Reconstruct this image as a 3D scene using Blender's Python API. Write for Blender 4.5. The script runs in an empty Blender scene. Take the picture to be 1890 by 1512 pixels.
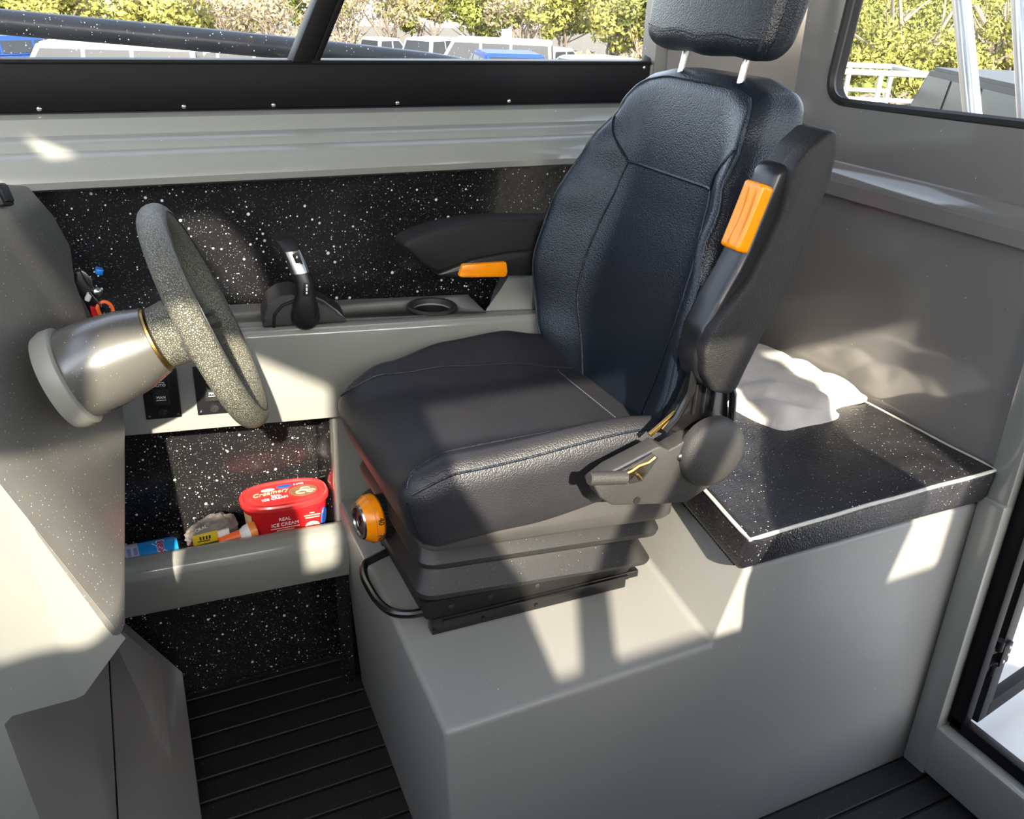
import bpy, bmesh, math, random
from mathutils import Vector as V, Matrix, noise
random.seed(7)
S = bpy.context.scene
COL = S.collection
PI = math.pi
# ------------------------------------------------------------------ camera
ROLL, PITCH, YAW, FPX = 0.0430783, 0.4350429, 0.4760395, 1696.58
CAM = V((0, 0, 1.496))
_f = V((math.sin(YAW)*math.cos(PITCH), math.cos(YAW)*math.cos(PITCH), -math.sin(PITCH)))
_r0 = V((math.cos(YAW), -math.sin(YAW), 0)); _u0 = _r0.cross(_f)
_r = math.cos(ROLL)*_r0 + math.sin(ROLL)*_u0
_u = -math.sin(ROLL)*_r0 + math.cos(ROLL)*_u0
cd = bpy.data.cameras.new('camera'); cam = bpy.data.objects.new('camera', cd); COL.objects.link(cam)
cd.sensor_width = 36; cd.lens = FPX/1890*36; cd.clip_start = 0.02; cd.clip_end = 2000
M = Matrix((( _r.x, _u.x, -_f.x, CAM.x), (_r.y, _u.y, -_f.y, CAM.y), (_r.z, _u.z, -_f.z, CAM.z), (0, 0, 0, 1)))
cam.matrix_world = M
S.camera = cam
def ray(px, py): return _f + _r*((px-945)/FPX) - _u*((py-756)/FPX)
def at(px, py, ax, val):                      # where the sight line of a photo point meets the plane axis=val
    d = ray(px, py); return CAM + d*((val-CAM[ax])/d[ax])
def far(px, py, D):
    d = ray(px, py); return CAM + d*D
# ------------------------------------------------------------------ sky, sun, exposure
w = bpy.data.worlds.new('world'); S.world = w; w.use_nodes = True
nt = w.node_tree; bg = nt.nodes['Background']
sky = nt.nodes.new('ShaderNodeTexSky'); sky.sky_type = 'NISHITA'; sky.sun_disc = False
SUN_DIR = V((0.265, 1.0, -0.57)).normalized()       # the way the sunlight travels
sky.sun_elevation = math.asin(-SUN_DIR.z); sky.sun_rotation = math.atan2(-SUN_DIR.x, -SUN_DIR.y)
sky.air_density = 1.0; sky.dust_density = 1.5; sky.ozone_density = 1.0
hs = nt.nodes.new('ShaderNodeHueSaturation'); hs.inputs['Saturation'].default_value = .55
nt.links.new(sky.outputs[0], hs.inputs['Color']); nt.links.new(hs.outputs[0], bg.inputs[0]); bg.inputs[1].default_value = 0.30
sl = bpy.data.lights.new('sun', 'SUN'); sl.energy = 5.2; sl.angle = 0.012; sl.color = (1.0, 0.90, 0.74)
so = bpy.data.objects.new('sun', sl); COL.objects.link(so); so.location = (-2, -6, 6)
so.rotation_euler = SUN_DIR.to_track_quat('-Z', 'Y').to_euler()
S.view_settings.view_transform = 'Standard'; S.view_settings.look = 'None'
S.view_settings.gamma = 1.0; S.view_settings.use_curve_mapping = False
S.view_settings.exposure = 1.72
# ------------------------------------------------------------------ materials
class NT:
    def __init__(s, name):
        s.m = bpy.data.materials.new(name); s.m.use_nodes = True
        s.t = s.m.node_tree; s.b = s.t.nodes['Principled BSDF']; s.out = s.t.nodes['Material Output']
        s.co = s.t.nodes.new('ShaderNodeTexCoord').outputs['Object']
    def n(s, typ, **k):
        x = s.t.nodes.new(typ)
        for a, b in k.items(): setattr(x, a, b)
        return x
    def l(s, a, b): s.t.links.new(a, b)
    def math(s, op, a, b=None):
        x = s.n('ShaderNodeMath', operation=op)
        for i, q in enumerate((a, b)):
            if q is None: continue
            if isinstance(q, (int, float)): x.inputs[i].default_value = q
            else: s.l(q, x.inputs[i])
        return x.outputs[0]
    def mix(s, fac, a, b):
        x = s.n('ShaderNodeMix', data_type='RGBA')
        for i, q in ((0, fac), (6, a), (7, b)):
            if hasattr(q, 'is_linked') or hasattr(q, 'links'): s.l(q, x.inputs[i])
            elif i == 0: x.inputs[0].default_value = q
            else: x.inputs[i].default_value = (*q[:3], 1)
        return x.outputs[2]
    def noise(s, sc, detail=3, rough=.5, co=None):
        x = s.n('ShaderNodeTexNoise'); x.inputs['Scale'].default_value = sc
        x.inputs['Detail'].default_value = detail; x.inputs['Roughness'].default_value = rough
        s.l(co or s.co, x.inputs['Vector']); return x
    def ramp(s, fac, lo, hi):
        x = s.n('ShaderNodeMapRange'); s.l(fac, x.inputs[0]); x.inputs[1].default_value = lo; x.inputs[2].default_value = hi
        return x.outputs[0]
    def specks(s, sc, size, power=2.0, seed=0.0):
        mp = s.n('ShaderNodeMapping'); mp.inputs['Location'].default_value = (seed, seed*1.7, seed*.6); s.l(s.co, mp.inputs[0])
        v = s.n('ShaderNodeTexVoronoi'); v.inputs['Scale'].default_value = sc; s.l(mp.outputs[0], v.inputs['Vector'])
        sp = s.n('ShaderNodeSeparateColor'); s.l(v.outputs['Color'], sp.inputs[0])
        th = s.math('MULTIPLY', s.math('POWER', sp.outputs[0], power), size)
        return s.math('LESS_THAN', v.outputs['Distance'], th)
    def bump(s, h, strength, dist=.001, prev=None):
        x = s.n('ShaderNodeBump'); x.inputs['Strength'].default_value = strength; x.inputs['Distance'].default_value = dist
        s.l(h, x.inputs['Height'])
        if prev: s.l(prev, x.inputs['Normal'])
        s.l(x.outputs[0], s.b.inputs['Normal']); return x.outputs[0]
    def base(s, q):
        if hasattr(q, 'links'): s.l(q, s.b.inputs['Base Color'])
        else: s.b.inputs['Base Color'].default_value = (*q[:3], 1)
    def set(s, **k):
        for a, v in k.items():
            nm = {'rough': 'Roughness', 'metal': 'Metallic', 'spec': 'Specular IOR Level', 'coat': 'Coat Weight', 'coatr': 'Coat Roughness',
                  'sheen': 'Sheen Weight', 'trans': 'Transmission Weight', 'sub': 'Subsurface Weight'}[a]
            s.b.inputs[nm].default_value = v
        return s
def plain(name, col, rough=.5, metal=0., spec=.5, vary=.12, sc=20, coat=0):
    n = NT(name); nz = n.noise(sc)
    n.base(n.mix(nz.outputs[0], [c*(1-vary) for c in col], [min(1, c*(1+vary)) for c in col]))
    n.set(rough=rough, metal=metal, spec=spec, coat=coat); return n.m
def paint(name, col, rough=.22, dirt=0.0, coat=.5):
    n = NT(name); nz = n.noise(3, 4)
    c = n.mix(nz.outputs[0], [x*.93 for x in col], [x*1.06 for x in col])
    s = n.specks(55, .055, 6, 3.3); c = n.mix(s, c, (.75, .75, .72))
    s = n.specks(24, .03, 5, 9.1); c = n.mix(s, c, (.03, .03, .03))
    if dirt:
        s = n.specks(130, .10*dirt, 4, 5.7); c = n.mix(s, c, (.8, .79, .76))
    n.base(c); n.set(rough=rough, spec=.5, coat=coat, coatr=.08)
    n.bump(n.noise(6, 2).outputs[0], .04, .01); return n.m
M_paint = paint('satin_gelcoat_sage', (.256, .260, .236))
M_paint_d = paint('satin_gelcoat_dusty', (.235, .232, .217), .42, .8, .12)
M_taupe = paint('gloss_gelcoat_taupe', (.215, .205, .192), .14, 0, 1.0)
def liner():
    n = NT('flecked_black_flowcoat')
    a = n.specks(72, .24, 3.0, 1.3); b = n.specks(170, .27, 3.2, 7.7); c3 = n.specks(34, .13, 3.5, 4.4)
    f = n.specks(330, .34, 1.6, 2.9)
    m = n.math('MAXIMUM', n.math('MAXIMUM', a, b), c3)
    n.base(n.mix(m, n.mix(f, (.011, .011, .012), (.12, .125, .115)), (.70, .72, .70))); n.set(rough=.2, spec=.55)
    n.bump(n.noise(25, 3).outputs[0], .25, .004); return n.m
M_liner = liner()
def leather(name, col, grain=420, bump=.35, rough=.36, dust=0):
    n = NT(name)
    v = n.n('ShaderNodeTexVoronoi', feature='SMOOTH_F1'); v.inputs['Scale'].default_value = grain; n.l(n.co, v.inputs['Vector'])
    v.inputs['Smoothness'].default_value = .5
    h = n.math('MULTIPLY', v.outputs['Distance'], -1.0)
    c = n.mix(n.noise(9, 4).outputs[0], [x*.75 for x in col], [x*1.3 for x in col])
    if dust:
        c = n.mix(n.specks(210, .2*dust, 3.2, 2.2), c, (.55, .55, .53))
        c = n.mix(n.math('MULTIPLY', n.ramp(n.noise(6, 5, .7).outputs[0], .45, .8), .05*dust), c, (.5, .47, .42))
    n.base(c); n.set(rough=rough, spec=.5)
    b1 = n.bump(h, bump, .0022); n.bump(n.noise(18, 3).outputs[0], .12, .006, b1); return n.m
M_leather = leather('black_leather_sky_tint', (.0065, .0105, .0175), 420, .30, .38)  # blue sheen of the sky tinted into the black base colour
M_leather_seat = leather('black_leather_dusty', (.017, .017, .020), 420, .28, .45, .10)
M_vinyl = leather('black_vinyl_dusty', (.012, .012, .0145), 300, .3, .33, 1.25)
def grain(name, col, sc=700, rough=.5, bump=.4, dust=0, spec=.5):
    n = NT(name); c = n.mix(n.noise(15).outputs[0], [x*.85 for x in col], [x*1.15 for x in col])
    if dust: c = n.mix(n.specks(260, .22*dust, 3.0, 1.1), c, (.7, .69, .62))
    n.base(c); n.set(rough=rough, spec=spec); n.bump(n.noise(sc, 2).outputs[0], bump, .0012); return n.m
M_blackplastic = grain('black_grained_plastic', (.011, .011, .011), 600, .5, .9, 0, .32)
M_greyplastic = grain('dark_grey_grained_plastic', (.032, .031, .029), 700, .5, .8)
M_smoothblack = plain('smooth_black_plastic', (.010, .0105, .012), .32)
M_rubber = grain('black_rubber', (.017, .017, .0165), 300, .5, .15, .5)
M_mat = grain('rubber_floor_mat', (.009, .0095, .010), 500, .55, .5, .55)
M_groove = plain('mat_groove', (.006, .006, .006), .8)
M_dash = grain('dusty_dash_coating', (.13, .127, .117), 500, .30, .2, 1.0)
def gripmat():
    n = NT('grained_wheel_grip')
    v = n.n('ShaderNodeTexVoronoi', feature='DISTANCE_TO_EDGE'); v.inputs['Scale'].default_value = 330; n.l(n.co, v.inputs['Vector'])
    h = n.ramp(v.outputs['Distance'], .0, .22); n.base(n.mix(h, (.035, .035, .03), (.17, .165, .125))); n.set(rough=.42); n.bump(h, .6, .002); return n.m
M_wheelgrip = gripmat()
M_shroud = grain('dusty_grey_shroud', (.085, .082, .072), 60, .24, .05, .75, 1.0)
M_orange = plain('orange_plastic', (.93, .29, .0), .28, vary=.03)
M_orangeclear = plain('orange_red_plastic', (.75, .12, .02), .2, vary=.05)
M_blackmetal = plain('black_enamelled_steel', (.006, .006, .0065), .25, spec=.6)
M_chrome = plain('bright_steel', (.40, .40, .39), .25, 1.0)
M_alloy = plain('brushed_aluminium', (.72, .73, .75), .28, 1.0)
M_brass = plain('yellow_zinc_steel', (.38, .25, .08), .4, 1.0)
M_trimblack = plain('matt_black_aluminium', (.0045, .0045, .0055), .5, 0., .16, vary=.2)
M_gasket = plain('black_rubber_gasket', (.008, .008, .008), .5)
M_white = plain('white_gelcoat', (.40, .405, .41), .35, vary=.04)
M_piping = plain('off_white_piping', (.62, .58, .5), .55, vary=.1)
M_stitch = plain('grey_thread', (.13, .135, .15), .8)
def towel():
    n = NT('white_terry_towel'); c = n.mix(n.noise(14, 4).outputs[0], (.62, .57, .52), (.78, .74, .69))
    n.base(c); n.set(rough=.95, spec=.15, sheen=.3); n.bump(n.noise(700, 2).outputs[0], .8, .002); return n.m
M_towel = towel()
M_red = plain('red_plastic', (.55, .015, .02), .25, vary=.06)
M_redlid = plain('red_lid_plastic', (.60, .03, .03), .2, vary=.08)
M_cream = plain('cream_print', (.85, .62, .32), .4)
M_brown = plain('chocolate_print', (.22, .12, .06), .4, vary=.4, sc=120)
M_blueprint = plain('blue_print', (.02, .09, .40), .35)
M_bluepack = plain('blue_wrapper', (.01, .24, .62), .25, vary=.3, sc=40)
M_yellow = plain('yellow_label', (.85, .62, .03), .4)
M_greybag = plain('crumpled_grey_bag', (.20, .18, .165), .6, vary=.3, sc=60)
M_ink = plain('dark_ink', (.02, .02, .02), .5)
M_maroon = plain('maroon_print', (.16, .02, .05), .5)
M_printwhite = plain('white_print', (.85, .85, .83), .45, vary=.02)
M_blue = plain('bright_blue_plastic', (.01, .22, .75), .3)
M_pink = plain('pink_cloth', (.85, .12, .28), .7)
M_orangecord = plain('orange_cord', (.95, .16, .03), .4)
M_ceiling = plain('off_white_headliner', (.62, .62, .60), .7, vary=.04)
def glass(name, salt=1.0):
    n = NT(name); n.t.nodes.remove(n.b)
    tr = n.n('ShaderNodeBsdfTransparent'); gl = n.n('ShaderNodeBsdfGlossy'); gl.inputs['Roughness'].default_value = .02
    fr = n.n('ShaderNodeFresnel'); fr.inputs[0].default_value = 1.45
    m1 = n.n('ShaderNodeMixShader'); n.l(n.math('MULTIPLY', fr.outputs[0], .8), m1.inputs[0]); n.l(tr.outputs[0], m1.inputs[1]); n.l(gl.outputs[0], m1.inputs[2])
    df = n.n('ShaderNodeBsdfDiffuse'); df.inputs[0].default_value = (.9, .9, .88, 1)
    tl = n.n('ShaderNodeBsdfTranslucent'); tl.inputs[0].default_value = (.9, .9, .88, 1)
    m0 = n.n('ShaderNodeMixShader'); m0.inputs[0].default_value = .5; n.l(df.outputs[0], m0.inputs[1]); n.l(tl.outputs[0], m0.inputs[2])
    s1 = n.specks(210, .26*salt, 3.0, 1.0); s2 = n.specks(95, .15*salt, 4.0, 6.0)
    haze = n.math('MULTIPLY', n.ramp(n.noise(5, 4, .6).outputs[0], .4, .8), .03*salt)
    fac = n.math('MAXIMUM', n.math('MULTIPLY', n.math('MAXIMUM', s1, s2), .7), haze)
    m2 = n.n('ShaderNodeMixShader'); n.l(fac, m2.inputs[0]); n.l(m1.outputs[0], m2.inputs[1]); n.l(m0.outputs[0], m2.inputs[2])
    n.l(m2.outputs[0], n.out.inputs[0]); return n.m
M_glass = glass('salt_spotted_glass'); M_glass_c = glass('clean_glass', .25)
# ------------------------------------------------------------------ mesh builder
class MB:
    def __init__(s): s.bm = bmesh.new()
    def box(s, c, size, bev=0, rot=None, seg=2):
        b = bmesh.new(); bmesh.ops.create_cube(b, size=1)
        bmesh.ops.scale(b, vec=size, verts=b.verts)
        if bev: bmesh.ops.bevel(b, geom=b.edges[:], offset=min(bev, min(size)*.49), segments=seg, affect='EDGES', profile=.5)
        if rot is not None: bmesh.ops.transform(b, matrix=rot.to_4x4(), verts=b.verts)
        bmesh.ops.translate(b, vec=c, verts=b.verts); return s.take(b)
    def take(s, b):
        me = bpy.data.meshes.new('tmp'); b.to_mesh(me); b.free(); s.bm.from_mesh(me); bpy.data.meshes.remove(me); return s
    def raw(s, vs, fs):
        vv = [s.bm.verts.new(v) for v in vs]
        for f in fs:
            try: s.bm.faces.new([vv[i] for i in f])
            except ValueError: pass
        return s
    def prism(s, pts, vec, bev=0, seg=2):           # polygon swept along vec
        b = bmesh.new(); n = len(pts); vec = V(vec)
        lo = [b.verts.new(V(p)) for p in pts]; hi = [b.verts.new(V(p)+vec) for p in pts]
        b.faces.new(lo); b.faces.new(hi[::-1])
        for i in range(n): b.faces.new((lo[i], hi[i], hi[(i+1) % n], lo[(i+1) % n]))
        bmesh.ops.recalc_face_normals(b, faces=b.faces[:])
        if bev: bmesh.ops.bevel(b, geom=b.edges[:], offset=bev, segments=seg, affect='EDGES', clamp_overlap=True, profile=.5)
        return s.take(b)
    def loft(s, rings, closed=True, cap=True):
        n = len(rings[0]); vs = [s.bm.verts.new(p) for r in rings for p in r]
        for k in range(len(rings)-1):
            for i in range(n if closed else n-1):
                j = (i+1) % n
                s.bm.faces.new((vs[k*n+i], vs[k*n+j], vs[(k+1)*n+j], vs[(k+1)*n+i]))
        if cap:
            s.bm.faces.new(vs[:n][::-1]); s.bm.faces.new(vs[-n:])
        return s
    def tube(s, path, r, seg=10, closed=False, cap=True):
        path = [V(p) for p in path]; N = len(path); rings = []
        up = None
        for i, p in enumerate(path):
            a = path[(i-1) % N] if (closed or i) else p; c = path[(i+1) % N] if (closed or i < N-1) else p
            t = (c-a).normalized()
            if up is None: up = t.orthogonal().normalized()
            up = (up - t*up.dot(t)).normalized(); bi = t.cross(up)
            rr = r[i] if isinstance(r, (list, tuple)) else r
            rings.append([p + up*math.cos(2*PI*k/seg)*rr + bi*math.sin(2*PI*k/seg)*rr for k in range(seg)])
        if closed: rings.append(rings[0]); cap = False
        return s.loft(rings, True, cap)
    def lathe(s, c, axis, prof, seg=32, cap=True):    # prof: (distance along axis, radius)
        axis = V(axis).normalized(); a = axis.orthogonal().normalized(); b = axis.cross(a); c = V(c)
        return s.loft([[c + axis*h + (a*math.cos(2*PI*k/seg) + b*math.sin(2*PI*k/seg))*r for k in range(seg)] for h, r in prof], True, cap)
    def ball(s, c, r, sc=(1, 1, 1), sub=2):
        b = bmesh.new(); bmesh.ops.create_icosphere(b, subdivisions=sub, radius=r); bmesh.ops.scale(b, vec=sc, verts=b.verts)
        bmesh.ops.translate(b, vec=c, verts=b.verts); return s.take(b)
    def soft(s, half, r, n=(8, 8, 4), fn=None, m=3):
        h = half; ax = []
        for i in range(3):
            inn = h[i]-r; arc = [inn + r*math.tan(PI/4*k/m) for k in range(1, m+1)]
            mid = [-inn + 2*inn*k/n[i] for k in range(n[i]+1)]
            ax.append([-q for q in arc[::-1]] + mid + arc)
        def mp(p):
            q = V([max(-(h[i]-r), min(h[i]-r, p[i])) for i in range(3)]); d = V(p)-q
            if d.length > 1e-9: q = q + d.normalized()*r
            return V(fn(q)) if fn else q
        b = bmesh.new(); cache = {}
        def vt(p):
            k = tuple(round(x, 6) for x in p)
            if k not in cache: cache[k] = b.verts.new(mp(p))
            return cache[k]
        for i in range(3):
            j, k = (i+1) % 3, (i+2) % 3
            for sg in (-1, 1):
                for a in range(len(ax[j])-1):
                    for c in range(len(ax[k])-1):
                        q = []
                        for (da, dc) in ((0, 0), (1, 0), (1, 1), (0, 1)):
                            p = [0, 0, 0]; p[i] = sg*h[i]; p[j] = ax[j][a+da]; p[k] = ax[k][c+dc]; q.append(vt(p))
                        b.faces.new(q if sg > 0 else q[::-1])
        s.take(b); return mp
    def build(s, name, mat, parent=None, sharp=35, origin=None, smooth=True):
        bmesh.ops.recalc_face_normals(s.bm, faces=s.bm.faces[:])
        me = bpy.data.meshes.new(name)
        if origin is not None: bmesh.ops.translate(s.bm, vec=-V(origin), verts=s.bm.verts)
        s.bm.to_mesh(me); s.bm.free(); me.materials.append(mat)
        if smooth:
            me.shade_smooth()
            me.set_sharp_from_angle(angle=math.radians(sharp))
        o = bpy.data.objects.new(name, me); COL.objects.link(o)
        if parent: o.parent = parent
        elif origin is not None: o.location = origin
        return o
def thing(name, label, cat, loc=(0, 0, 0), rz=0, group=None):
    o = bpy.data.objects.new(name, None); COL.objects.link(o); o.location = loc; o.rotation_euler = (0, 0, rz)
    o.empty_display_size = .05; o['label'] = label; o['category'] = cat
    if group: o['group'] = group
    return o
def tag(o, label, cat, group=None):
    o['label'] = label; o['category'] = cat
    if group: o['group'] = group
    return o
def struct(o): o['kind'] = 'structure'; return o
def text(body, size, name, mat, parent, mtx, shear=0, depth=.0004, origin=None):
    cu = bpy.data.curves.new('txt', 'FONT'); cu.body = body; cu.size = size; cu.align_x = 'CENTER'; cu.align_y = 'CENTER'
    cu.extrude = depth; cu.shear = shear; cu.resolution_u = 3
    t = bpy.data.objects.new('txt', cu); COL.objects.link(t)
    dg = bpy.context.evaluated_depsgraph_get(); me = bpy.data.meshes.new_from_object(t.evaluated_get(dg))
    bpy.data.objects.remove(t); bpy.data.curves.remove(cu); me.name = name
    me.transform(mtx)
    if origin is not None: me.transform(Matrix.Translation(-V(origin)))
    me.materials.clear(); me.materials.append(mat)
    o = bpy.data.objects.new(name, me); COL.objects.link(o); o.parent = parent; return o
def frame(o, xa, ya):                              # matrix with given x and y axes
    xa = V(xa).normalized(); ya = V(ya); ya = (ya-xa*ya.dot(xa)).normalized(); za = xa.cross(ya); o = V(o)
    return Matrix(((xa.x, ya.x, za.x, o.x), (xa.y, ya.y, za.y, o.y), (xa.z, ya.z, za.z, o.z), (0, 0, 0, 1)))
def sm(a, b, x):
    t = max(0, min(1, (x-a)/(b-a))); return t*t*(3-2*t)
def interp(x, tab):
    if x <= tab[0][0]: return tab[0][1]
    for (a, p), (b, q) in zip(tab, tab[1:]):
        if x <= b:
            t = (x-a)/(b-a); return p+(q-p)*t
    return tab[-1][1]
def interps(x, tab):
    if x <= tab[0][0]: return tab[0][1]
    for (a, p), (b, q) in zip(tab, tab[1:]):
        if x <= b: return p+(q-p)*sm(a, b, x)
    return tab[-1][1]
def spline(pts, n=6, closed=False):
    P = [V(p) for p in pts]; N = len(P); out = []
    for i in range(N if closed else N-1):
        g = lambda k: P[k % N] if closed else P[max(0, min(N-1, k))]
        a, b, c, d = g(i-1), g(i), g(i+1), g(i+2)
        for k in range(n):
            t = k/n; out.append(.5*((2*b)+(c-a)*t+(2*a-5*b+4*c-d)*t*t+(3*b-a-3*c+d)*t**3))
    if not closed: out.append(P[-1])
    return out
def roundpoly(pts, r, n=4):                         # 2D polygon with rounded corners
    out = []; N = len(pts)
    for i in range(N):
        p = V((*pts[i], 0)); a = V((*pts[i-1], 0)); c = V((*pts[(i+1) % N], 0))
        u, v = (a-p), (c-p); rr = min(r, u.length*.45, v.length*.45); u.normalize(); v.normalize()
        s, e = p+u*rr, p+v*rr
        for k in range(n+1):
            t = k/n; q = s*(1-t)**2 + p*2*t*(1-t) + e*t*t; out.append((q.x, q.y))
    return out
def holed(outer, holes, to3, thick):                # flat wall with openings: returns MB
    b = bmesh.new()
    es = []
    for lp in [outer]+holes:
        vs = [b.verts.new((p[0], p[1], 0)) for p in lp]
        es += [b.edges.new((vs[i], vs[(i+1) % len(vs)])) for i in range(len(vs))]
    bmesh.ops.triangle_fill(b, use_beauty=True, use_dissolve=False, edges=es, normal=(0, 0, 1))
    r = bmesh.ops.extrude_face_region(b, geom=b.faces[:])
    top = [e for e in r['geom'] if isinstance(e, bmesh.types.BMVert)]
    bmesh.ops.translate(b, vec=(0, 0, thick), verts=top)
    for v in b.verts: v.co = V(to3(v.co.x, v.co.y, v.co.z))
    m = MB(); m.take(b); return m
# ================================================================== SETTING
# floor: rubber mat in ribbed strips, grooves between them
fl = struct(MB().box((.22, .65, -.02), (2.94, 2.3, .03)).build('floor', M_groove))
strip = MB().box((0, 0, 0), (2.94, .0535, .010), .002, seg=1).build('mat_strip', M_mat, fl)
me_strip = strip.data
ys = [1.755-.0605*k for k in range(38)]
for k, y in enumerate(ys):
    o = strip if k == 0 else strip.copy()
    if k: COL.objects.link(o)
    o.parent = fl; o.location = (.22, y, -.0005)
# hull side liner (flecked black)
struct(MB().box((.13, 1.835, .60), (2.74, .07, 1.24), 0).build('wall_right', M_liner))
m = MB(); m.prism([(-1.24, 1.742, -.01), (-1.24, 1.798, .37), (-1.24, 1.80, .37), (-1.24, 1.80, -.01)], (1.72, 0, 0), 0); struct(m.build('trim_3', M_liner))
# coaming moulding under the side window
pr = [(1.83, 1.262), (1.80, 1.262), (1.782, 1.256), (1.768, 1.240), (1.764, 1.232), (1.745, 1.226), (1.737, 1.219), (1.732, 1.211), (1.716, 1.205), (1.708, 1.198),
      (1.699, 1.183), (1.695, 1.168), (1.699, 1.156), (1.712, 1.150), (1.83, 1.150)]
tr = MB(); tr.prism([(-1.24, y, z) for y, z in pr], (2.50, 0, 0), 0); struct(tr.build('trim_1', M_paint, sharp=25))
# black sill band with screws
sb = MB(); sb.box((.0, 1.812, 1.305), (2.48, .012, .082), .002); sb.box((.0, 1.808, 1.262), (2.48, .014, .006), .002)
sb.box((.0, 1.83, 1.345), (2.48, .05, .008), .002)
trim2 = struct(sb.build('trim_2', M_trimblack))
for x in (.008, .242, .402, .646, .892):
    MB().lathe((x, 1.806, 1.27), (0, -1, 0), [(0, .0045), (.002, .004), (.003, .002)], 10).build('screw', M_chrome, trim2)
MB().lathe((1.222, 1.806, 1.336), (0, -1, 0), [(0, .0045), (.002, .004), (.003, .002)], 10).build('screw', M_chrome, trim2)
# starboard window: frame, mullion, panes
wn = MB(); wn.box((.15, 1.835, 2.02), (2.3, .04, .16), .004)
wn.prism([(1.24, 1.815, 1.34), (1.285, 1.815, 1.34), (1.60, 1.815, 2.05), (1.555, 1.815, 2.05)], (0, .035, 0), .004)
win1 = struct(wn.build('window_1', M_trimblack))
m = MB(); m.prism([(.440, 1.80, 1.345), (.478, 1.80, 1.345), (.775, 1.80, 1.95), (.737, 1.80, 1.95)], (0, .045, 0), .003)
m.prism([(.482, 1.812, 1.345), (.496, 1.812, 1.345), (.793, 1.812, 1.95), (.779, 1.812, 1.95)], (0, .03, 0), .002); m.build('mullion', M_trimblack, win1)
MB().raw([(-1.0, 1.838, 1.34), (.452, 1.838, 1.34), (.76, 1.838, 1.98), (-1.0, 1.838, 1.98)], [(0, 1, 2, 3)]).build('pane', M_glass, win1)
MB().raw([(.49, 1.838, 1.34), (1.26, 1.838, 1.34), (1.56, 1.838, 1.98), (.78, 1.838, 1.98)], [(0, 1, 2, 3)]).build('pane', M_glass, win1)
# corner panel between the side window and the aft bulkhead
c = MB(); c.prism([(1.245, 1.80, 1.15), (1.5, 1.625, 1.15), (1.54, 1.66, 1.15), (1.25, 1.86, 1.15)], (0, 0, 1.0), 0)
c.prism([(1.262, 1.775, 1.15), (1.285, 1.755, 1.15), (1.295, 1.775, 1.15), (1.27, 1.795, 1.15)], (0, 0, .95), .002)
struct(c.build('wall_corner', M_taupe))
# aft bulkhead with window and door opening
def bulk(y, z, t): return (1.5+t, y, z)
win = roundpoly([(1.527, 1.30), (1.527-.0, 1.36), (1.47, 1.95), (-.05, 1.95), (-.10, 1.318), (1.063, 1.312)], .07, 6)
win = roundpoly([(1.53, 1.295), (1.465, 1.93), (1.02, 1.93), (.97, 1.314)], .06, 7)
door_h = [(.885, .135), (.885, 1.95), (.32, 1.95), (.32, .135)]
bw = holed([(-.5, -.01), (1.66, -.01), (1.66, 2.15), (-.5, 2.15)], [win, door_h, roundpoly([(.22, 1.31), (.24, 1.93), (-.4, 1.93), (-.42, 1.31)], .06, 5)], bulk, .035)
wback = struct(bw.build('wall_back', M_taupe))
g = MB()
g.tube([(1.503, y, z) for y, z in win], .009, 6, True); g.loft([[(x, y, z) for y, z in win] for x in (1.502, 1.537)], True, False); struct(g.build('window_2', M_gasket))
w2 = bpy.data.objects['window_2']
MB().raw([(1.512, y, z) for y, z in win], [tuple(range(len(win)))]).build('pane', M_glass, w2)
# ledge moulding across the bulkhead
lp = [(1.5, 1.182), (1.492, 1.180), (1.484, 1.172), (1.478, 1.160), (1.476, 1.150), (1.470, 1.146), (1.470, 1.118), (1.5, 1.114)]
MB().prism([(x, .90, z) for x, z in lp], (0, .74, 0), 0).build('ledge', M_taupe, wback, sharp=20)
# door frame: painted post, sill, black aluminium frame
dp = MB(); dp.box((1.515, .912, 1.0), (.06, .052, 2.1), .008); dp.box((1.49, .912, .33), (.03, .056, .66), .006)
dp.box((1.505, .59, .072), (.062, .60, .125), .01); dp.box((1.508, .59, .03), (.03, .60, .06), .004)
door1 = struct(dp.build('door_1', M_paint))
df = MB(); df.box((1.515, .868, 1.05), (.024, .036, 1.82), .003); df.box((1.515, .34, 1.05), (.024, .03, 1.82), .003)
df.box((1.515, .6, .148), (.024, .56, .03), .003); df.box((1.515, .6, 1.95), (.024, .56, .03), .003)
df.build('door_frame', M_trimblack, door1)
# port wall behind the camera, window outlines shaped to steer the sun patches
def portw(x, z, t): return (x, -.5-t, z)
wa = roundpoly([(.305, 1.338), (.560, 1.90), (1.05, 1.90), (1.03, 1.338)], .014, 3)
wb = roundpoly([(.205, 1.338), (.257, 1.338), (.508, 1.90), (.02, 1.90), (.05, 1.74), (.19, 1.50)], .012, 3)
wc = roundpoly([(-.13, 1.565), (-.13, 1.985), (-.29, 2.085), (-.46, 2.085), (-.475, 1.97), (-.52, 1.935), (-.56, 1.92), (-.74, 1.92), (-.96, 1.595), (-.555, 1.595), (-.50, 1.575), (-.455, 1.615), (-.43, 1.74), (-.21, 1.74), (-.205, 1.565)], .02, 3)
pw = holed([(-1.3, -.01), (1.54, -.01), (1.54, 2.15), (-.55, 2.15), (-1.3, 1.3)], [wa, wb, wc], portw, .04); struct(pw.build('wall_left', M_paint))
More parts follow.
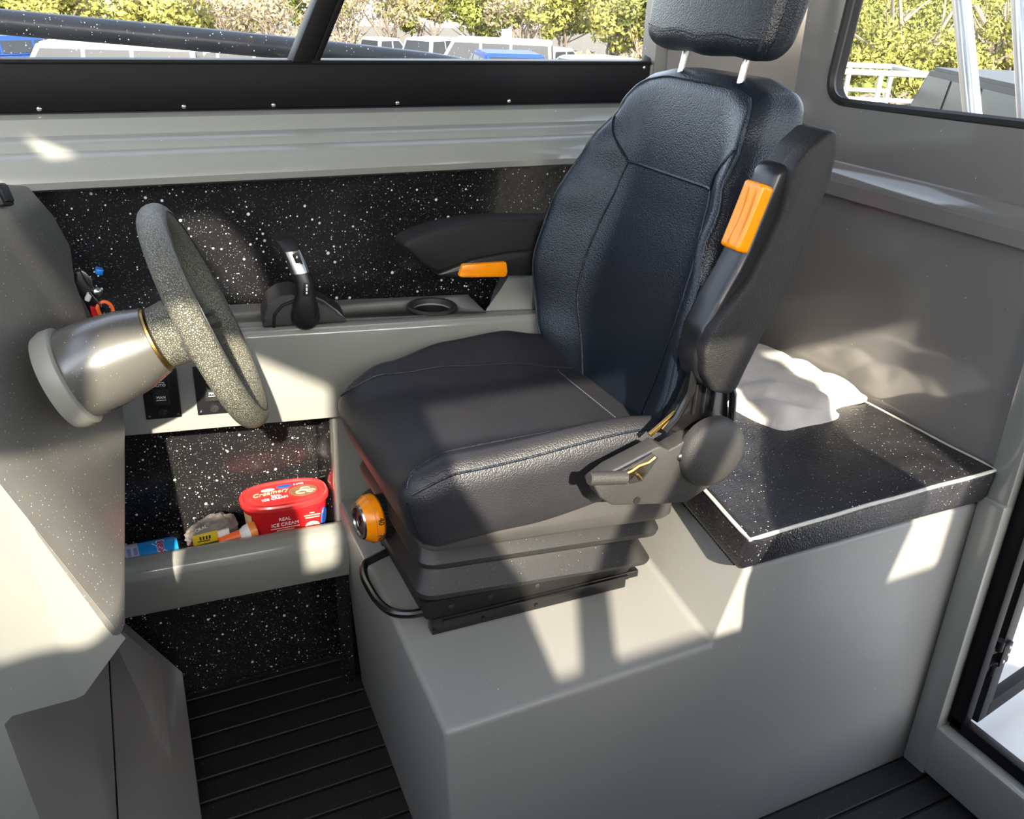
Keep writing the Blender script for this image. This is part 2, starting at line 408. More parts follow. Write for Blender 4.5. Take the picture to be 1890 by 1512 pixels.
# fore bulkhead and windscreen frame
fb = MB(); fb.box((-1.25, .65, .62), (.04, 2.3, 1.24), 0); struct(fb.build('wall_front', M_taupe))
ws = MB()
for y in (.30, 1.0, 1.80):
    ws.prism([(-1.26, y-.025, 1.24), (-1.21, y-.025, 1.24), (-.50, y-.025, 2.14), (-.55, y-.025, 2.14)], (0, .05, 0), .004)
ws.box((-1.22, .65, 1.26), (.08, 2.3, .05), .004); ws.box((-.515, .65, 2.168), (.03, 2.3, .034), .004)
w3 = struct(ws.build('window_3', M_trimblack))
for a, b in ((-.46, .28), (.32, .98), (1.02, 1.78)):
    MB().raw([(-1.235, a, 1.25), (-1.235, b, 1.25), (-.53, b, 2.14), (-.53, a, 2.14)], [(0, 1, 2, 3)]).build('pane', M_glass_c, w3)
hatch = roundpoly([(-.325, -.10), (-.225, -.085), (-.200, -.19), (-.205, -.33), (-.230, -.455), (-.290, -.455), (-.300, -.30)], .03, 4)  # invented roof opening, cut to drop a sun patch on the liner
sun_slot = roundpoly([(-.478, .20), (-.435, .14), (-.370, .035), (-.395, .0), (-.450, -.01)], .012, 3)  # second added roof opening, lands sun stripes on the coaming
struct(holed([(-.50, -.56), (1.54, -.56), (1.54, 1.88), (-.50, 1.88)], [hatch, sun_slot], lambda x, y, t: (x, y, 2.15+t), .035).build('ceiling', M_ceiling))
# ================================================================== SIDE CONSOLE
sc = thing('side_console', 'long sage green moulded side console with throttle, switches and open storage bin', 'console', (.4, 1.7, 0))
def P(mb, name, mat, parent, root, **k):            # a part given in world coordinates
    return mb.build(name, mat, parent, origin=root.location, **k)
m = MB()
CE = lambda x: 1.633-.167*(x-.263)
top = [(-.2, 1.797), (-.2, CE(-.2)), (1.0, CE(1.0)), (1.0, 1.60), (.80, 1.60), (.750, 1.592), (.760, 1.700), (.29, 1.795)]
m.prism([(x, y, .884) for x, y in top], (0, 0, .012), .003)
P(m, 'console_top', M_paint_d, sc, sc)
m = MB(); pf = [(-.005, .708), (-.005, .886), (.005, .8965), (.030, .8965), (.030, .713), (.018, .708)]
m.prism([(-.25, CE(-.25)+y, z) for y, z in pf], (1.4, -.167*1.4, 0), .004)
m.prism([(.442, 1.645, .40), (1.5, 1.645, .40), (1.5, 1.645, .80), (.442, 1.645, .80)], (0, .03, 0), .004)
P(m, 'console_face', M_paint, sc, sc)
# raised side moulding behind the seat
m = MB()
m.loft([[(.752, 1.588, .890), (.752, 1.590, .898), (.80, 1.625, .925), (.858, 1.672, .962), (.868, 1.72, .968), (.83, 1.72, .89)],
        [(.86, 1.56, .890), (.86, 1.565, .900), (.875, 1.612, .922), (.93, 1.672, .972), (.935, 1.72, .976), (.90, 1.72, .89)],
        [(1.15, 1.52, .890), (1.15, 1.525, .902), (1.15, 1.575, .924), (1.15, 1.64, .985), (1.15, 1.71, .988), (1.15, 1.71, .89)]
        ])
P(m, 'side_step', M_paint, sc, sc, sharp=50)
# storage bin: lip, floor, end wall
m = MB(); m.prism([(-.25, 1.638, .338), (-.25, 1.628, .40), (-.25, 1.628, .425), (-.25, 1.635, .440), (-.25, 1.648, .449), (-.25, 1.665, .454), (-.25, 1.680, .45), (-.25, 1.684, .38), (-.25, 1.674, .334)], (.70, -.045, 0), .003)
P(m, 'bin_lip', M_paint, sc, sc)
m = MB(); m.box((.1, 1.728, .375), (.72, .138, .012), 0); m.box((.452, 1.722, .55), (.016, .15, .34), .003)
P(m, 'bin_lining', M_liner, sc, sc)
m = MB(); m.prism([(.436, 1.64, .002), (.47, 1.74, .002), (.455, 1.74, .334), (.425, 1.62, .335)], (.03, 0, 0), 0); P(m, 'bin_end', M_liner, sc, sc)
# cup holder
cu = thing('cup_holder', 'round black drink holder sunk in the console top aft of the throttle', 'cup holder', (.655, 1.641, .897))
MB().lathe((0, 0, 0), (0, 0, 1), [(.0, .050), (.004, .0505), (.006, .048), (.005, .041), (.002, .039), (-.004, .038)], 40, False).build('rim', M_greyplastic, cu)
MB().lathe((0, 0, 0), (0, 0, 1), [(-.0, .039), (-.075, .034), (-.075, .001)], 40, False).build('cup', M_smoothblack, cu)
cut = MB().lathe((.655, 1.641, .80), (0, 0, 1), [(0, .0385), (.2, .0385)], 40).build('cutter', M_ink)
def boolcut(o, cutter):
    md = o.modifiers.new('cut', 'BOOLEAN'); md.operation = 'DIFFERENCE'; md.solver = 'EXACT'; md.object = cutter
    bpy.context.view_layer.update()
    dg = bpy.context.evaluated_depsgraph_get(); me = bpy.data.meshes.new_from_object(o.evaluated_get(dg))
    o.modifiers.clear(); o.data = me
bpy.context.view_layer.update()
for o in sc.children:
    if o.name.startswith(('console_top', 'console_face')): boolcut(o, cut)
bpy.data.objects.remove(cut)
# switch panels
def switch_panel(px0, lab):
    r = thing('switch_panel', lab, 'switch panel', (px0, CE(px0)-.0055, .789), -.165, None)
    MB().box((0, -.002, 0), (.062, .004, .098), .0015).build('plate', M_smoothblack, r)
    MB().box((0, -.005, .010), (.036, .004, .066), .001).build('bezel', M_gasket, r)
    b = MB(); b.prism([(-.0145, -.006, .040), (-.0145, -.006, -.019), (-.0145, -.014, -.018), (-.0145, -.0085, .010), (-.0145, -.013, .039)], (.029, 0, 0), .001)
    rk = b.build('rocker', M_blackplastic, r)
    MB().lathe((0, -.004, -.036), (0, -1, 0), [(0, .008), (.003, .008), (.003, .006), (.0015, .0055), (.0015, .001)], 20).build('button', M_blackplastic, r)
    for x in (-.025, .025):
        MB().lathe((x, -.004, -.043), (0, -1, 0), [(0, .0032), (.0015, .0028), (.002, .001)], 10).build('screw', M_chrome, r)
    text('AUTO', .0075, 'lettering', M_printwhite, rk, frame((0, -.0115, .0205), (1, 0, 0), (0, -.15, 1)))
    text('MAN', .007, 'lettering', M_printwhite, rk, frame((0, -.0122, -.003), (1, 0, 0), (0, .2, 1)))
    MB().box((0, -.0118, .0262), (.017, .0006, .001)).build('line', M_printwhite, rk); MB().box((0, -.0134, -.0078), (.017, .0006, .001)).build('line', M_printwhite, rk)
    return r
switch_panel(.128, 'black rocker switch panel in shadow right under the steering column shroud')
switch_panel(.217, 'black rocker switch panel half hidden behind the steering wheel rim, lower part sunlit')
# throttle
th = thing('throttle_control', 'black side mount throttle lever with chrome band on the console top', 'throttle', (.402, 1.672, .8965), -.165)
prof = [(-.078, 0), (-.076, .018), (-.066, .045), (-.045, .060), (-.02, .062), (.01, .052), (.04, .036), (.062, .020), (.074, .010), (.078, 0)]
m = MB(); m.prism([(x, -.048, z) for x, z in prof], (0, .085, 0), .008, 3); hb = m.build('housing', M_greyplastic, th)
m = MB(); m.tube([(-.058, -.0485, .0), (-.055, -.049, .025), (-.040, -.049, .042), (-.018, -.049, .050)], .003, 6); m.build('housing_line', M_smoothblack, th)
m = MB(); m.tube([(.012, -.030, .052), (.035, -.036, .042), (.058, -.042, .024), (.074, -.044, .006)], .0025, 6); m.build('chrome_strip', M_chrome, th)
# lever: hangs on the near side of the housing, leaning forward as it rises
lv = [((0, -.060, .018), .022, .014), ((.002, -.061, .030), .024, .014), ((.000, -.060, .048), .022, .014), ((.002, -.058, .070), .0165, .013), ((.000, -.055, .090), .0155, .013), ((-.004, -.051, .105), .0155, .0125)]
def lever_loft(sec, name, mat, par):
    m = MB(); rings = []
    for (cx, cy, cz), a, b in sec:
        rings.append([(cx+a*math.copysign(abs(math.cos(t))**.7, math.cos(t)), cy+b*math.copysign(abs(math.sin(t))**.7, math.sin(t)), cz+.15*a*math.cos(t)) for t in [2*PI*k/16 for k in range(16)]])
    m.loft(rings); return m.build(name, mat, par)
m = MB(); m.lathe((0, -.05, .022), (0, -1, 0), [(0, .026), (.014, .026), (.020, .022), (.023, .012)], 28); m.build('pivot', M_smoothblack, th)
lever_loft(lv, 'lever', M_smoothblack, th)
lever_loft([((-.004, -.051, .105), .0165, .0135), ((-.010, -.045, .125), .0165, .0135), ((-.017, -.037, .143), .0165, .0135)], 'chrome_band', M_chrome, th)
hd = lever_loft([((-.017, -.037, .143), .0165, .0135), ((-.022, -.031, .153), .0175, .015), ((-.028, -.020, .161), .0175, .017), ((-.034, -.006, .163), .014, .015), ((-.038, .003, .162), .006, .008)], 'grip', M_blackplastic, th)
MB().box((-.007, -.0575, .128), (.012, .003, .028), .001, Matrix.Rotation(math.radians(-18), 3, 'Y')).build('button', M_gasket, th)
bt = MB().box((.004, -.0735, .078), (.011, .003, .024), .001, Matrix.Rotation(math.radians(8), 3, 'Y')).build('button', M_gasket, th)
for dx, dz, s in ((.0045, .086, .004), (.004, .079, .006), (.0036, .072, .004)):
    MB().box((dx, -.0752, dz), (.003, .0008, s)).build('mark', M_printwhite, th)
for dx, dz in ((-.009, .135), (-.005, .122)): MB().box((dx, -.0595, dz), (.003, .0008, .004)).build('mark', M_printwhite, th)
# ================================================================== SEAT PLINTH (one moulding with the bench box)
pl = thing('seat_plinth', 'sage green moulded plinth with raised bench box carrying the helm seat', 'seat plinth', (.9, 1.25, 0))
prof = [(.43, 0), (.397, .496), (.885, .496), (.93, .64), (1.495, .64), (1.495, 0)]
m = MB(); b = bmesh.new(); rings = []
lo = []; hi = []
for x, z in prof:
    lo.append(b.verts.new((x, .941, z)))
    sk = {.43: .05, .397: .047, .885: .115, .93: .10}.get(x, 0)
    hi.append(b.verts.new((x+sk, 1.642, z)))
b.faces.new(lo); b.faces.new(hi[::-1])
for i in range(len(prof)): b.faces.new((lo[i], hi[i], hi[(i+1) % 6], lo[(i+1) % 6]))
bmesh.ops.recalc_face_normals(b, faces=b.faces[:])
bmesh.ops.bevel(b, geom=[e for e in b.edges if max(v.co.z for v in e.verts) > .3], offset=.011, segments=4, affect='EDGES', profile=.5)
m.take(b); P(m, 'plinth_body', M_paint_d, pl, pl)
# ================================================================== HELM DASH
DN = V((.844, -.4086, .3475)); DP = V((.0221, 1.64, 1.07))
def dash(px, py):
    d = ray(px, py); return CAM + d*((DP-CAM).dot(DN)/d.dot(DN))
hl = thing('helm_dash', 'helm dash pod with dusty grey sloping fascia and pale moulded lower body', 'dashboard', (-.1, 1.3, 0))
fp = [dash(*q) for q in ((52, 342), (100, 398), (131, 455), (140, 520), (175, 620), (228, 748), (232, 790), (232.5, 1000), (233, 1150), (225, 1172), (214, 1160), (0, 893), (-260, 566), (-420, 430), (-420, 300))]
m = MB(); m.prism(fp, -DN*.03, .004, 2); P(m, 'fascia', M_dash, hl, hl)
# lower body below the fascia, facing port
e0, e1, e2 = dash(-260, 566), dash(0, 893), dash(214, 1160)
k0 = at(232, 1178, 1, 1.205); k1 = at(155, 1283, 1, 1.19); k2 = at(140, 1290, 1, 1.185); k3 = at(22, 1322, 1, 1.12); k4 = at(8, 1338, 1, 1.11); k5 = at(80, 1530, 1, 1.10); k6 = at(-40, 1560, 1, 1.05); k7 = at(-300, 1400, 1, 1.0)
body = [e0, e1, e2, k0, k1, k2, k3, k4, k5, k6, k7]
cb = sum(body, V())/len(body)
back = [p + V((-.16, .40, .02)) for p in body]
m = MB(); b = bmesh.new()
lo = [b.verts.new(p) for p in body]; hi = [b.verts.new(p) for p in back]
b.faces.new(lo); b.faces.new(hi[::-1])
for i in range(len(body)): b.faces.new((lo[i], hi[i], hi[(i+1) % len(body)], lo[(i+1) % len(body)]))
bmesh.ops.triangulate(b, faces=[f for f in b.faces if len(f.verts) > 4])
m.take(b); P(m, 'lower_body', M_paint, hl, hl, sharp=60)
# footwell ramp moulding
fr = thing('foot_ramp', 'taupe moulded foot ramp beside the ribbed black floor under the dash', 'footrest', (-.1, 1.5, 0))
a0 = at(222, 1140, 1, 1.725); a1 = at(337, 1240, 1, 1.72); a2 = at(372, 1530, 2, .0); a3 = at(217, 1530, 2, .0); a4 = at(199, 1185, 1, 1.70)
dn = V((0, .03, -.30))
lo = [a0, a1, a2 + V((0, -.05, 0)), a3+V((0, -.05, 0)), a4]
m = MB(); m.prism([V((p.x, p.y, max(p.z, .004))) for p in lo], (0, 0, -.02), .003); P(m, 'tread', M_taupe, fr, fr)
m = MB(); m.prism([V((p.x, p.y, max(p.z, .003))) for p in (a4, a3+V((0, -.05, 0)), V((-.5, 1.3, .0)), V((-.5, 1.5, .50)), V((-.1, 1.66, .48)))], (-.02, .0, -.03), .003); P(m, 'riser', M_taupe, fr, fr)
# rocker switch on the dash at the left edge
s0 = dash(-4, 362)
ds = thing('dash_switch', 'small black rocker switch at the upper left edge of the dash', 'switch', s0)
fx = (dash(15, 362)-s0).normalized(); fy = (dash(-4, 330)-s0); mt = frame((0, 0, 0), fx, fy)
rot = mt.to_3x3()
MB().box(V(DN)*.006, (.030, .034, .012), .003, rot).build('bezel', M_gasket, ds)
MB().box(V(DN)*.012, (.022, .026, .008), .002, rot).build('rocker', M_blackplastic, ds)
# ================================================================== STEERING WHEEL
WC = V((.177, 1.32, 1.038)); WN = V((.9205, -.1348, .3668)).normalized()
wa_ = V((0, 0, 1)).cross(WN).normalized(); wb_ = WN.cross(wa_)
sw = thing('steering_wheel', 'grey grained steering wheel on a thick tapered column shroud', 'steering wheel', WC)
R = .158
m = MB(); N = 72; rings = []
for k in range(N):
    t = 2*PI*k/N; d = wa_*math.cos(t)+wb_*math.sin(t); c = d*R
    rings.append([c + d*(.0165*math.cos(u)) + WN*(.0195*math.sin(u)) for u in [2*PI*j/16 for j in range(16)]])
rings.append(rings[0]); m.loft(rings, True, False); rim = m.build('rim', M_wheelgrip, sw)
m = MB(); m.tube([(wa_*math.cos(t)+wb_*math.sin(t))*(R-.002) + WN*.0193 for t in [2*PI*k/64 for k in range(64)]], .0011, 5, True); m.build('seam', M_ink, rim)
m = MB(); m.lathe((0, 0, 0), WN, [(-.075, .034), (-.070, .046), (-.045, .048), (-.030, .046), (-.026, .038), (-.024, .01)], 36); m.build('hub', M_wheelgrip, sw, sharp=50)
for ang in (90, 200, 340):
    d = wa_*math.cos(math.radians(ang))+wb_*math.sin(math.radians(ang))
    for s_ in (-.010, .010):
        q = d.cross(WN)*s_
        m = MB(); m.tube(spline([d*.036+q-WN*.04, d*.08+q-WN*.03, d*.13+q-WN*.012, d*(R-.006)+q*1.3], 5), .0048, 8); m.build('spoke', M_chrome, sw)
# column shroud from the dash to the hub
m = MB(); m.lathe((0, 0, 0), WN, [(-.200, .064), (-.19, .067), (-.15, .066), (-.11, .060), (-.085, .052), (-.078, .050), (-.076, .04)], 48); m.build('column_shroud', M_shroud, sw, sharp=50)
m = MB(); m.lathe((0, 0, 0), WN, [(-.225, .070), (-.213, .0745), (-.199, .0735), (-.196, .069), (-.196, .06)], 48); m.build('shroud_collar', plain('pale_collar_plastic', (.25, .25, .22), .35), sw, sharp=40)
m = MB(); m.lathe((0, 0, 0), WN, [(-.079, .047), (-.074, .047)], 36); m.build('shaft_ring', M_brass, sw)
# ================================================================== SEAT
SO = V((.65, 1.30, .496)); SA = math.radians(-2.0)
seat = thing('helm_chair', 'black leather suspension helm seat with orange adjusters, on the sage plinth', 'seat', SO, SA)
def L(x, y, z): return V((x, y, z)) - SO               # near enough: yaw is 2 degrees
def LP(px, py, ax, val):                             # photo point on a world plane, into seat coordinates
    p = at(px, py, ax, val) - SO; return Matrix.Rotation(-SA, 3, 'Z') @ p
# cushion ------------------------------------------------------------
CH = (.248, .222, .062)
def cush(q):
    x, y, z = q; u = x/CH[0]; v = y/CH[1]; top = (z/CH[2]+1)/2
    bol = sm(.48, .92, abs(v))
    hz = interps(u, [(-1, .004), (-.6, .034), (-.1, .060), (.35, .066), (.72, .048), (1, .0)]) if v > 0 else interps(u, [(-1, .016), (-.6, .026), (.55, .050), (.8, .044), (1, .012)])
    cz = interps(u, [(-1, -.004), (-.5, .004), (.3, .0), (1, -.008)])
    zz = z + top*(bol*hz + (1-bol)*cz)
    zz -= .018*sm(-.62, -1, u)*top
    zz += (1-top)*interps(u, [(-1, -.012), (-.2, 0), (1, .045)])
    xx = x + (1-top)**1.3*.036*sm(-.3, -1, u)
    yy = y*(1+.045*u) + .012*bol*top*math.copysign(1, v)*0
    return (xx-.005, yy, zz+.268)
m = MB(); cm = m.soft(CH, .042, (22, 22, 4), cush, 5); cushion = m.build('cushion', M_leather_seat, seat, sharp=80)
def onc(pts, lift=.0): return [cm(p)+V((0, 0, lift)) for p in pts]
def seam_run(base, par, mp, pts, r=.0022, stitch=True, mat=None, off=V((0, 0, .0)), side=V((0, .006, 0))):
    path = [mp(p)+off for p in pts]
    MB().tube(path, r, 6).build('piping', mat or M_leather, par)
    if stitch:
        mb = MB()
        for k in range(len(path)-1):
            a, b = path[k]+side, path[k+1]+side; n = max(1, int((b-a).length/.006))
            for j in range(n): mb.tube([a.lerp(b, (j+.2)/n), a.lerp(b, (j+.75)/n)], .0007, 4)
        o = mb.build('stitching', M_stitch, par); o['kind'] = 'stuff'
hx, hy, hz_ = CH
def lin(a, b, n=24): return [V(a).lerp(V(b), k/n) for k in range(n+1)]
for s in (-1, 1):
    seam_run(None, cushion, cm, spline([(-hx+.006, s*.198, hz_-.004), (-hx+.03, s*.178, hz_), (-.14, s*.158, hz_), (-.02, s*.146, hz_), (.10, s*.136, hz_), (hx*.92, s*.118, hz_)], 7), side=V((0, s*.006, .001)))
    seam_run(None, cushion, cm, lin((-hx+.01, s*(hy-.004), hz_-.012), (hx*.95, s*(hy-.004), hz_-.012), 30), side=V((0, s*.002, -.006)))
    seam_run(None, cushion, cm, lin((-hx+.004, s*(hy-.014), hz_-.03), (-hx+.004, s*(hy-.014), -hz_+.01), 14), side=V((.006, s*.004, 0)))
seam_run(None, cushion, cm, lin((.17, -.12, hz_), (.17, .12, hz_), 20), r=.0012, side=V((.006, 0, .0005)))
# backrest -------------------------------------------------------------
BH = (.055, .24, .295)
WT = [(0, .195), (.08, .213), (.25, .232), (.40, .240), (.52, .236), (.66, .220), (.78, .196), (.88, .177), (1.0, .165)]
BB = [(0, .30), (.2, .75), (.40, 1.0), (.58, .92), (.74, .6), (.88, .2), (1, 0)]
def back(q):
    x, y, z = q; t = (z/BH[2]+1)/2; s = y/BH[1]
    front = (1-(x/BH[0]+1)/2)
    wv = interps(t, WT) + (interps(t, [(0, -.022), (.12, -.005), (.3, .028), (.9, .034), (1, .03)]) if s > 0 else interps(t, [(0, .0), (.2, .012), (.45, .018), (.7, .004), (1, -.006)])); bol = sm(.45, .98, abs(s))
    fx = .862 + .124*t - .012*math.sin(PI*min(1, t*1.6))*(1-bol)       # front line with a lumbar swell
    th = interp(t, [(0, .09), (.3, .115), (.8, .115), (1, .10)])
    xx = fx + (1-front)*th - (.078 + (.022 if s > 0 else .008))*interps(t, BB)*bol*(.35+.65*front)
    zz = .782 + .592*t - .016*sm(.8, 1, t)*bol
    return L(xx, 1.30 + s*wv, zz)
m = MB(); bmap = m.soft(BH, .034, (5, 24, 30), back, 5); backrest = m.build('backrest', M_leather, seat, sharp=80)
fxb = -BH[0]
def bp(s, t): return V((fxb, s*BH[1], (2*t-1)*BH[2]))
def bl(a, b, n=24): return [bp(a[0]+(b[0]-a[0])*k/n, a[1]+(b[1]-a[1])*k/n) for k in range(n+1)]
of = V((-.0005, 0, 0))
tseam = .722
seam_run(None, backrest, bmap, bl((.56, tseam), (-.56, tseam)), r=.0032, off=of, stitch=False)
for s in (-1, 1):
    seam_run(None, backrest, bmap, spline(bl((s*.56, tseam), (s*.60, .45), 3) + bl((s*.60, .30), (s*.50, .03), 3), 8), r=.0026, off=of, side=V((-.001, s*.006, 0)))
    seam_run(None, backrest, bmap, bl((s*.56, tseam), (s*.90, .845)), r=.0030, off=of, stitch=False)
    seam_run(None, backrest, bmap, spline([bp(s*q, t) for q, t in ((.80, .985), (.90, .955), (.94, .88), (.955, .75), (.97, .5), (.97, .3), (.95, .12), (.92, .03))], 8), r=.003, off=of, side=V((.007, s*.002, 0)))
seam_run(None, backrest, bmap, bl((.80, .985), (-.80, .985)), r=.003, off=of, side=V((.006, 0, .002)))
m = MB(); m.soft((.012, .19, .23), .01, (2, 10, 12), lambda q: L(.985+.124*((q[2]/.23+1)/2)+q[0]+.02*(q[1]/.19)**2*-1, 1.30+q[1], 1.08+q[2])); m.build('back_shell', M_blackplastic, seat)
# headrest -----------------------------------------------------------
HH = (.058, .168, .10)
def head(q):
    x, y, z = q; t = z/HH[2]; s = y/HH[1]
    xx = 1.016 + .20*z + x*(1-.12*max(0, -t)) + (.02*s*s if x < 0 else -.01*s*s)
    return L(xx, 1.302 + y*(1-.05*t*t), 1.504 + z + .006*math.sin(9*s)*(1 if t < -.6 else 0)*.4)
m = MB(); hmap = m.soft(HH, .034, (6, 14, 10), head, 4); hr = m.build('headrest', M_leather, seat, sharp=80)
def hl_(a, b, n=20): return lin(a, b, n)
seam_run(None, hr, hmap, hl_((-HH[0], -.16, -HH[2]+.03), (-HH[0], .16, -HH[2]+.03)), r=.0012, side=V((-.001, 0, .004)))
for s in (-1, 1):
    seam_run(None, hr, hmap, hl_((-HH[0]+.01, s*.16, -.09), (-HH[0]+.01, s*.16, .09)), r=.0028, stitch=False)
for y in (1.385, 1.218):
    m = MB(); m.tube([L(.998, y, 1.34), L(1.020, y, 1.46)], .0062, 12); m.build('headrest_post', M_chrome, seat)
# armrests ------------------------------------------------------------
pad = [(1.000, 1.327), (1.006, 1.30), (1.004, 1.262), (.979, 1.170), (.942, 1.068), (.893, .952), (.880, .946), (.850, .955), (.830, .985), (.824, 1.02), (.832, 1.052),
       (.853, 1.081), (.891, 1.124), (.908, 1.164), (.927, 1.212), (.932, 1.25), (.934, 1.28), (.955, 1.306), (.985, 1.328)]
m = MB(); m.prism([L(x, .984, z) for x, z in pad], (0, .034, 0), .007, 3)
tip = [(.936, 1.278), (.955, 1.306), (.985, 1.329), (1.001, 1.327), (1.007, 1.30), (1.004, 1.262), (.97, 1.23), (.938, 1.255)]
m.prism([L(x, .985, z) for x, z in tip], (0, .070, 0), .008, 3)
arm = m.build('armrest', M_blackplastic, seat, sharp=50); arm['label'] = 'near armrest, folded up beside the backrest'
hs = [(.936, 1.282), (.918, 1.272), (.912, 1.247), (.885, 1.163), (.873, 1.136), (.848, 1.090), (.828, 1.047), (.822, 1.004), (.834, .968), (.870, .942), (.895, .955), (.94, 1.07), (.975, 1.18), (.985, 1.262)]
m = MB(); m.prism([L(x, 1.0, z) for x, z in hs], (0, .055, 0), .009, 3); m.build('arm_housing', M_smoothblack, arm, sharp=50)
ro = Matrix.Rotation(math.radians(18), 3, 'Y')
def knob(q):
    x, y, z = q
    sc_ = -.005*math.cos(y/.021*PI*.5)*math.cos(z/.048*PI*.5) + .003*math.exp(-(y/.004)**2)*(abs(z) < .04)
    return L(.8935, 1.0215, 1.207) + ro @ V((x - (sc_ if x < 0 else 0), y, z))
m = MB(); m.soft((.012, .0215, .049), .006, (3, 12, 14), knob, 2); m.build('adjuster', M_orange, arm, sharp=60)
m = MB(); m.prism([L(x, 1.057, z) for x, z in [(.835, 1.03), (.86, 1.07), (.875, 1.04), (.84, 1.0)]], (0, .004, 0), .001); m.build('cover_plate', M_greyplastic, arm)
# far armrest, lowered
fa = [(.562, 1.045), (.575, 1.056), (.60, 1.066), (.65, 1.077), (.70, 1.082), (.78, 1.082), (.90, 1.074), (.90, .968), (.80, .985), (.70, .995), (.634, .987), (.612, .998), (.585, 1.024)]
m = MB(); m.prism([L(x, 1.575, z) for x, z in fa], (0, .066, 0), .011, 3)
arm2 = m.build('armrest', M_blackplastic, seat, sharp=50); arm2['label'] = 'far armrest, lowered in front of the flecked hull liner'
hs2 = [(.635, .992), (.628, .984), (.66, .980), (.90, .962), (.90, 1.0), (.85, 1.02), (.78, 1.02), (.70, 1.012)]
m = MB(); m.prism([L(x, 1.567, z) for x, z in hs2], (0, .066, 0), .006, 3); m.build('arm_housing', M_smoothblack, arm2, sharp=50)
m = MB(); m.prism([L(x, 1.560, z) for x, z in [(.676, 1.005), (.668, .983), (.676, .979), (.768, .972), (.772, .982), (.768, 1.003)]], (0, .05, 0), .004, 2); m.build('adjuster', M_orange, arm2)
# recliner ---------------------------------------------------------------
brp = [(1107, 894), (1119, 917), (1141, 930), (1232, 926), (1275, 921), (1300, 903), (1335, 880), (1335, 800), (1281, 803), (1243, 827), (1226, 819), (1139, 867), (1112, 889)]
br = [(p.x, p.z) for p in (at(px, py, 1, .994) for px, py in brp)]
m = MB(); m.prism([L(x, .994, z) for x, z in br], (0, .032, 0), .005, 3)
brk = m.build('recliner_cover', M_greyplastic, seat, sharp=45)
m = MB(); m.lathe(L(.868, 1.0, .850), (0, -1, 0), [(0, .0575), (.012, .0575), (.020, .054), (.026, .044), (.029, .028), (.030, .004)], 40); m.build('recliner_knob', M_greyplastic, seat, sharp=60)
def R3(px, py, y=.990): p = at(px, py, 1, y); return L(p.x, p.y, p.z)
m = MB(); m.tube([R3(1099, 881, .986), R3(1101, 881, .986), R3(1164, 878, .986)], [.0085, .0105, .0105], 14); m.build('recline_lever', M_greyplastic, seat)
m = MB(); m.prism([R3(px, py, .9925) for px, py in ((1169, 862), (1213, 833), (1224, 841), (1207, 866), (1194, 885), (1173, 890), (1166, 880))], (0, .006, 0), .001); m.build('slot_shade', M_ink, brk)  # dark plate in place of the shade inside the slot opening
m = MB(); m.tube([R3(1164, 872), R3(1176, 866), R3(1188, 857), R3(1206, 850), R3(1218, 840)], .0026, 6); m.build('pawl', M_brass, brk)
m = MB(); m.prism([R3(px, py, .990) for px, py in ((1160, 870), (1172, 863), (1196, 858), (1203, 866), (1196, 876), (1186, 870), (1172, 884), (1160, 886))], (0, .002, 0), .0005); m.build('lever_plate', plain('brown_steel', (.06, .045, .03), .35, .8), brk)
m = MB(); m.tube([R3(1186, 872, .988), R3(1193, 881, .988)], .0022, 6); m.build('spring_pin', M_brass, brk)
m = MB(); m.prism([R3(px, py, .9935) for px, py in ((1140, 868), (1168, 853), (1210, 829), (1212, 832), (1172, 856), (1143, 872))], (0, -.0015, 0), 0); m.build('slot_edge', M_chrome, brk)
MB().lathe(L(.812, .993, .850), (0, -1, 0), [(0, .006), (.003, .006), (.005, .003)], 14).build('screw', M_chrome, brk)
MB().lathe(L(.742, .993, .788), (0, -1, 0), [(0, .006), (.001, .006), (.001, .001)], 14).build('plug', M_blackplastic, brk)
m = MB(); m.prism([L(x, 1.022, z) for x, z in [(.80, .885), (.825, .92), (.838, .96), (.836, 1.0), (.885, 1.0), (.905, .95), (.918, .885), (.88, .85)]], (0, .022, 0), .004)
for x in (.845, .862, .880): m.tube([L(x, 1.021, .905), L(x, 1.021, .955)], .0035, 8)
m.tube([L(.836, 1.018, .985), L(.834, 1.018, .945), L(.815, 1.018, .905), L(.795, 1.018, .885)], .006, 8); m.tube([L(.895, 1.018, .97), L(.915, 1.018, .93), L(.92, 1.018, .885)], .006, 8)
m.build('recliner_hinge', M_blackmetal, seat)
m = MB(); m.box(L(.800, 1.03, .893), (.058, .006, .007), .001, Matrix.Rotation(-.62, 3, 'Y')); m.build('hinge_edge', M_brass, seat)
m = MB(); m.prism([L(x, 1.575, z) for x, z in br], (0, .03, 0), .006, 2); m.build('recliner_cover', M_greyplastic, seat, sharp=45)
m = MB(); m.box(L(.87, 1.57, .95), (.07, .02, .20), .004); m.build('recliner_hinge', M_blackmetal, seat)
# suspension ------------------------------------------------------------
def rr(x0, x1, y0, y1, z0, z1, r=.03, n=5):            # rounded rectangle ring, z0 at the front, z1 at the rear
    pts = roundpoly([(x0, y0), (x1, y0), (x1, y1), (x0, y1)], r, n)
    return [L(x, y, z0+(z1-z0)*(x-x0)/(x1-x0)) for x, y in pts]
rings = [rr(.450, .855, 1.145, 1.455, .568, .545), rr(.450, .86, 1.14, 1.46, .575, .550), rr(.437, .880, 1.122, 1.478, .590, .556), rr(.437, .882, 1.12, 1.48, .600, .562),
         rr(.450, .868, 1.14, 1.46, .622, .590), rr(.455, .862, 1.145, 1.455, .630, .598), rr(.452, .866, 1.14, 1.46, .637, .606),
         rr(.438, .888, 1.118, 1.482, .652, .617), rr(.437, .890, 1.115, 1.485, .662, .627), rr(.445, .880, 1.13, 1.47, .690, .655), rr(.448, .875, 1.13, 1.47, .696, .664)]
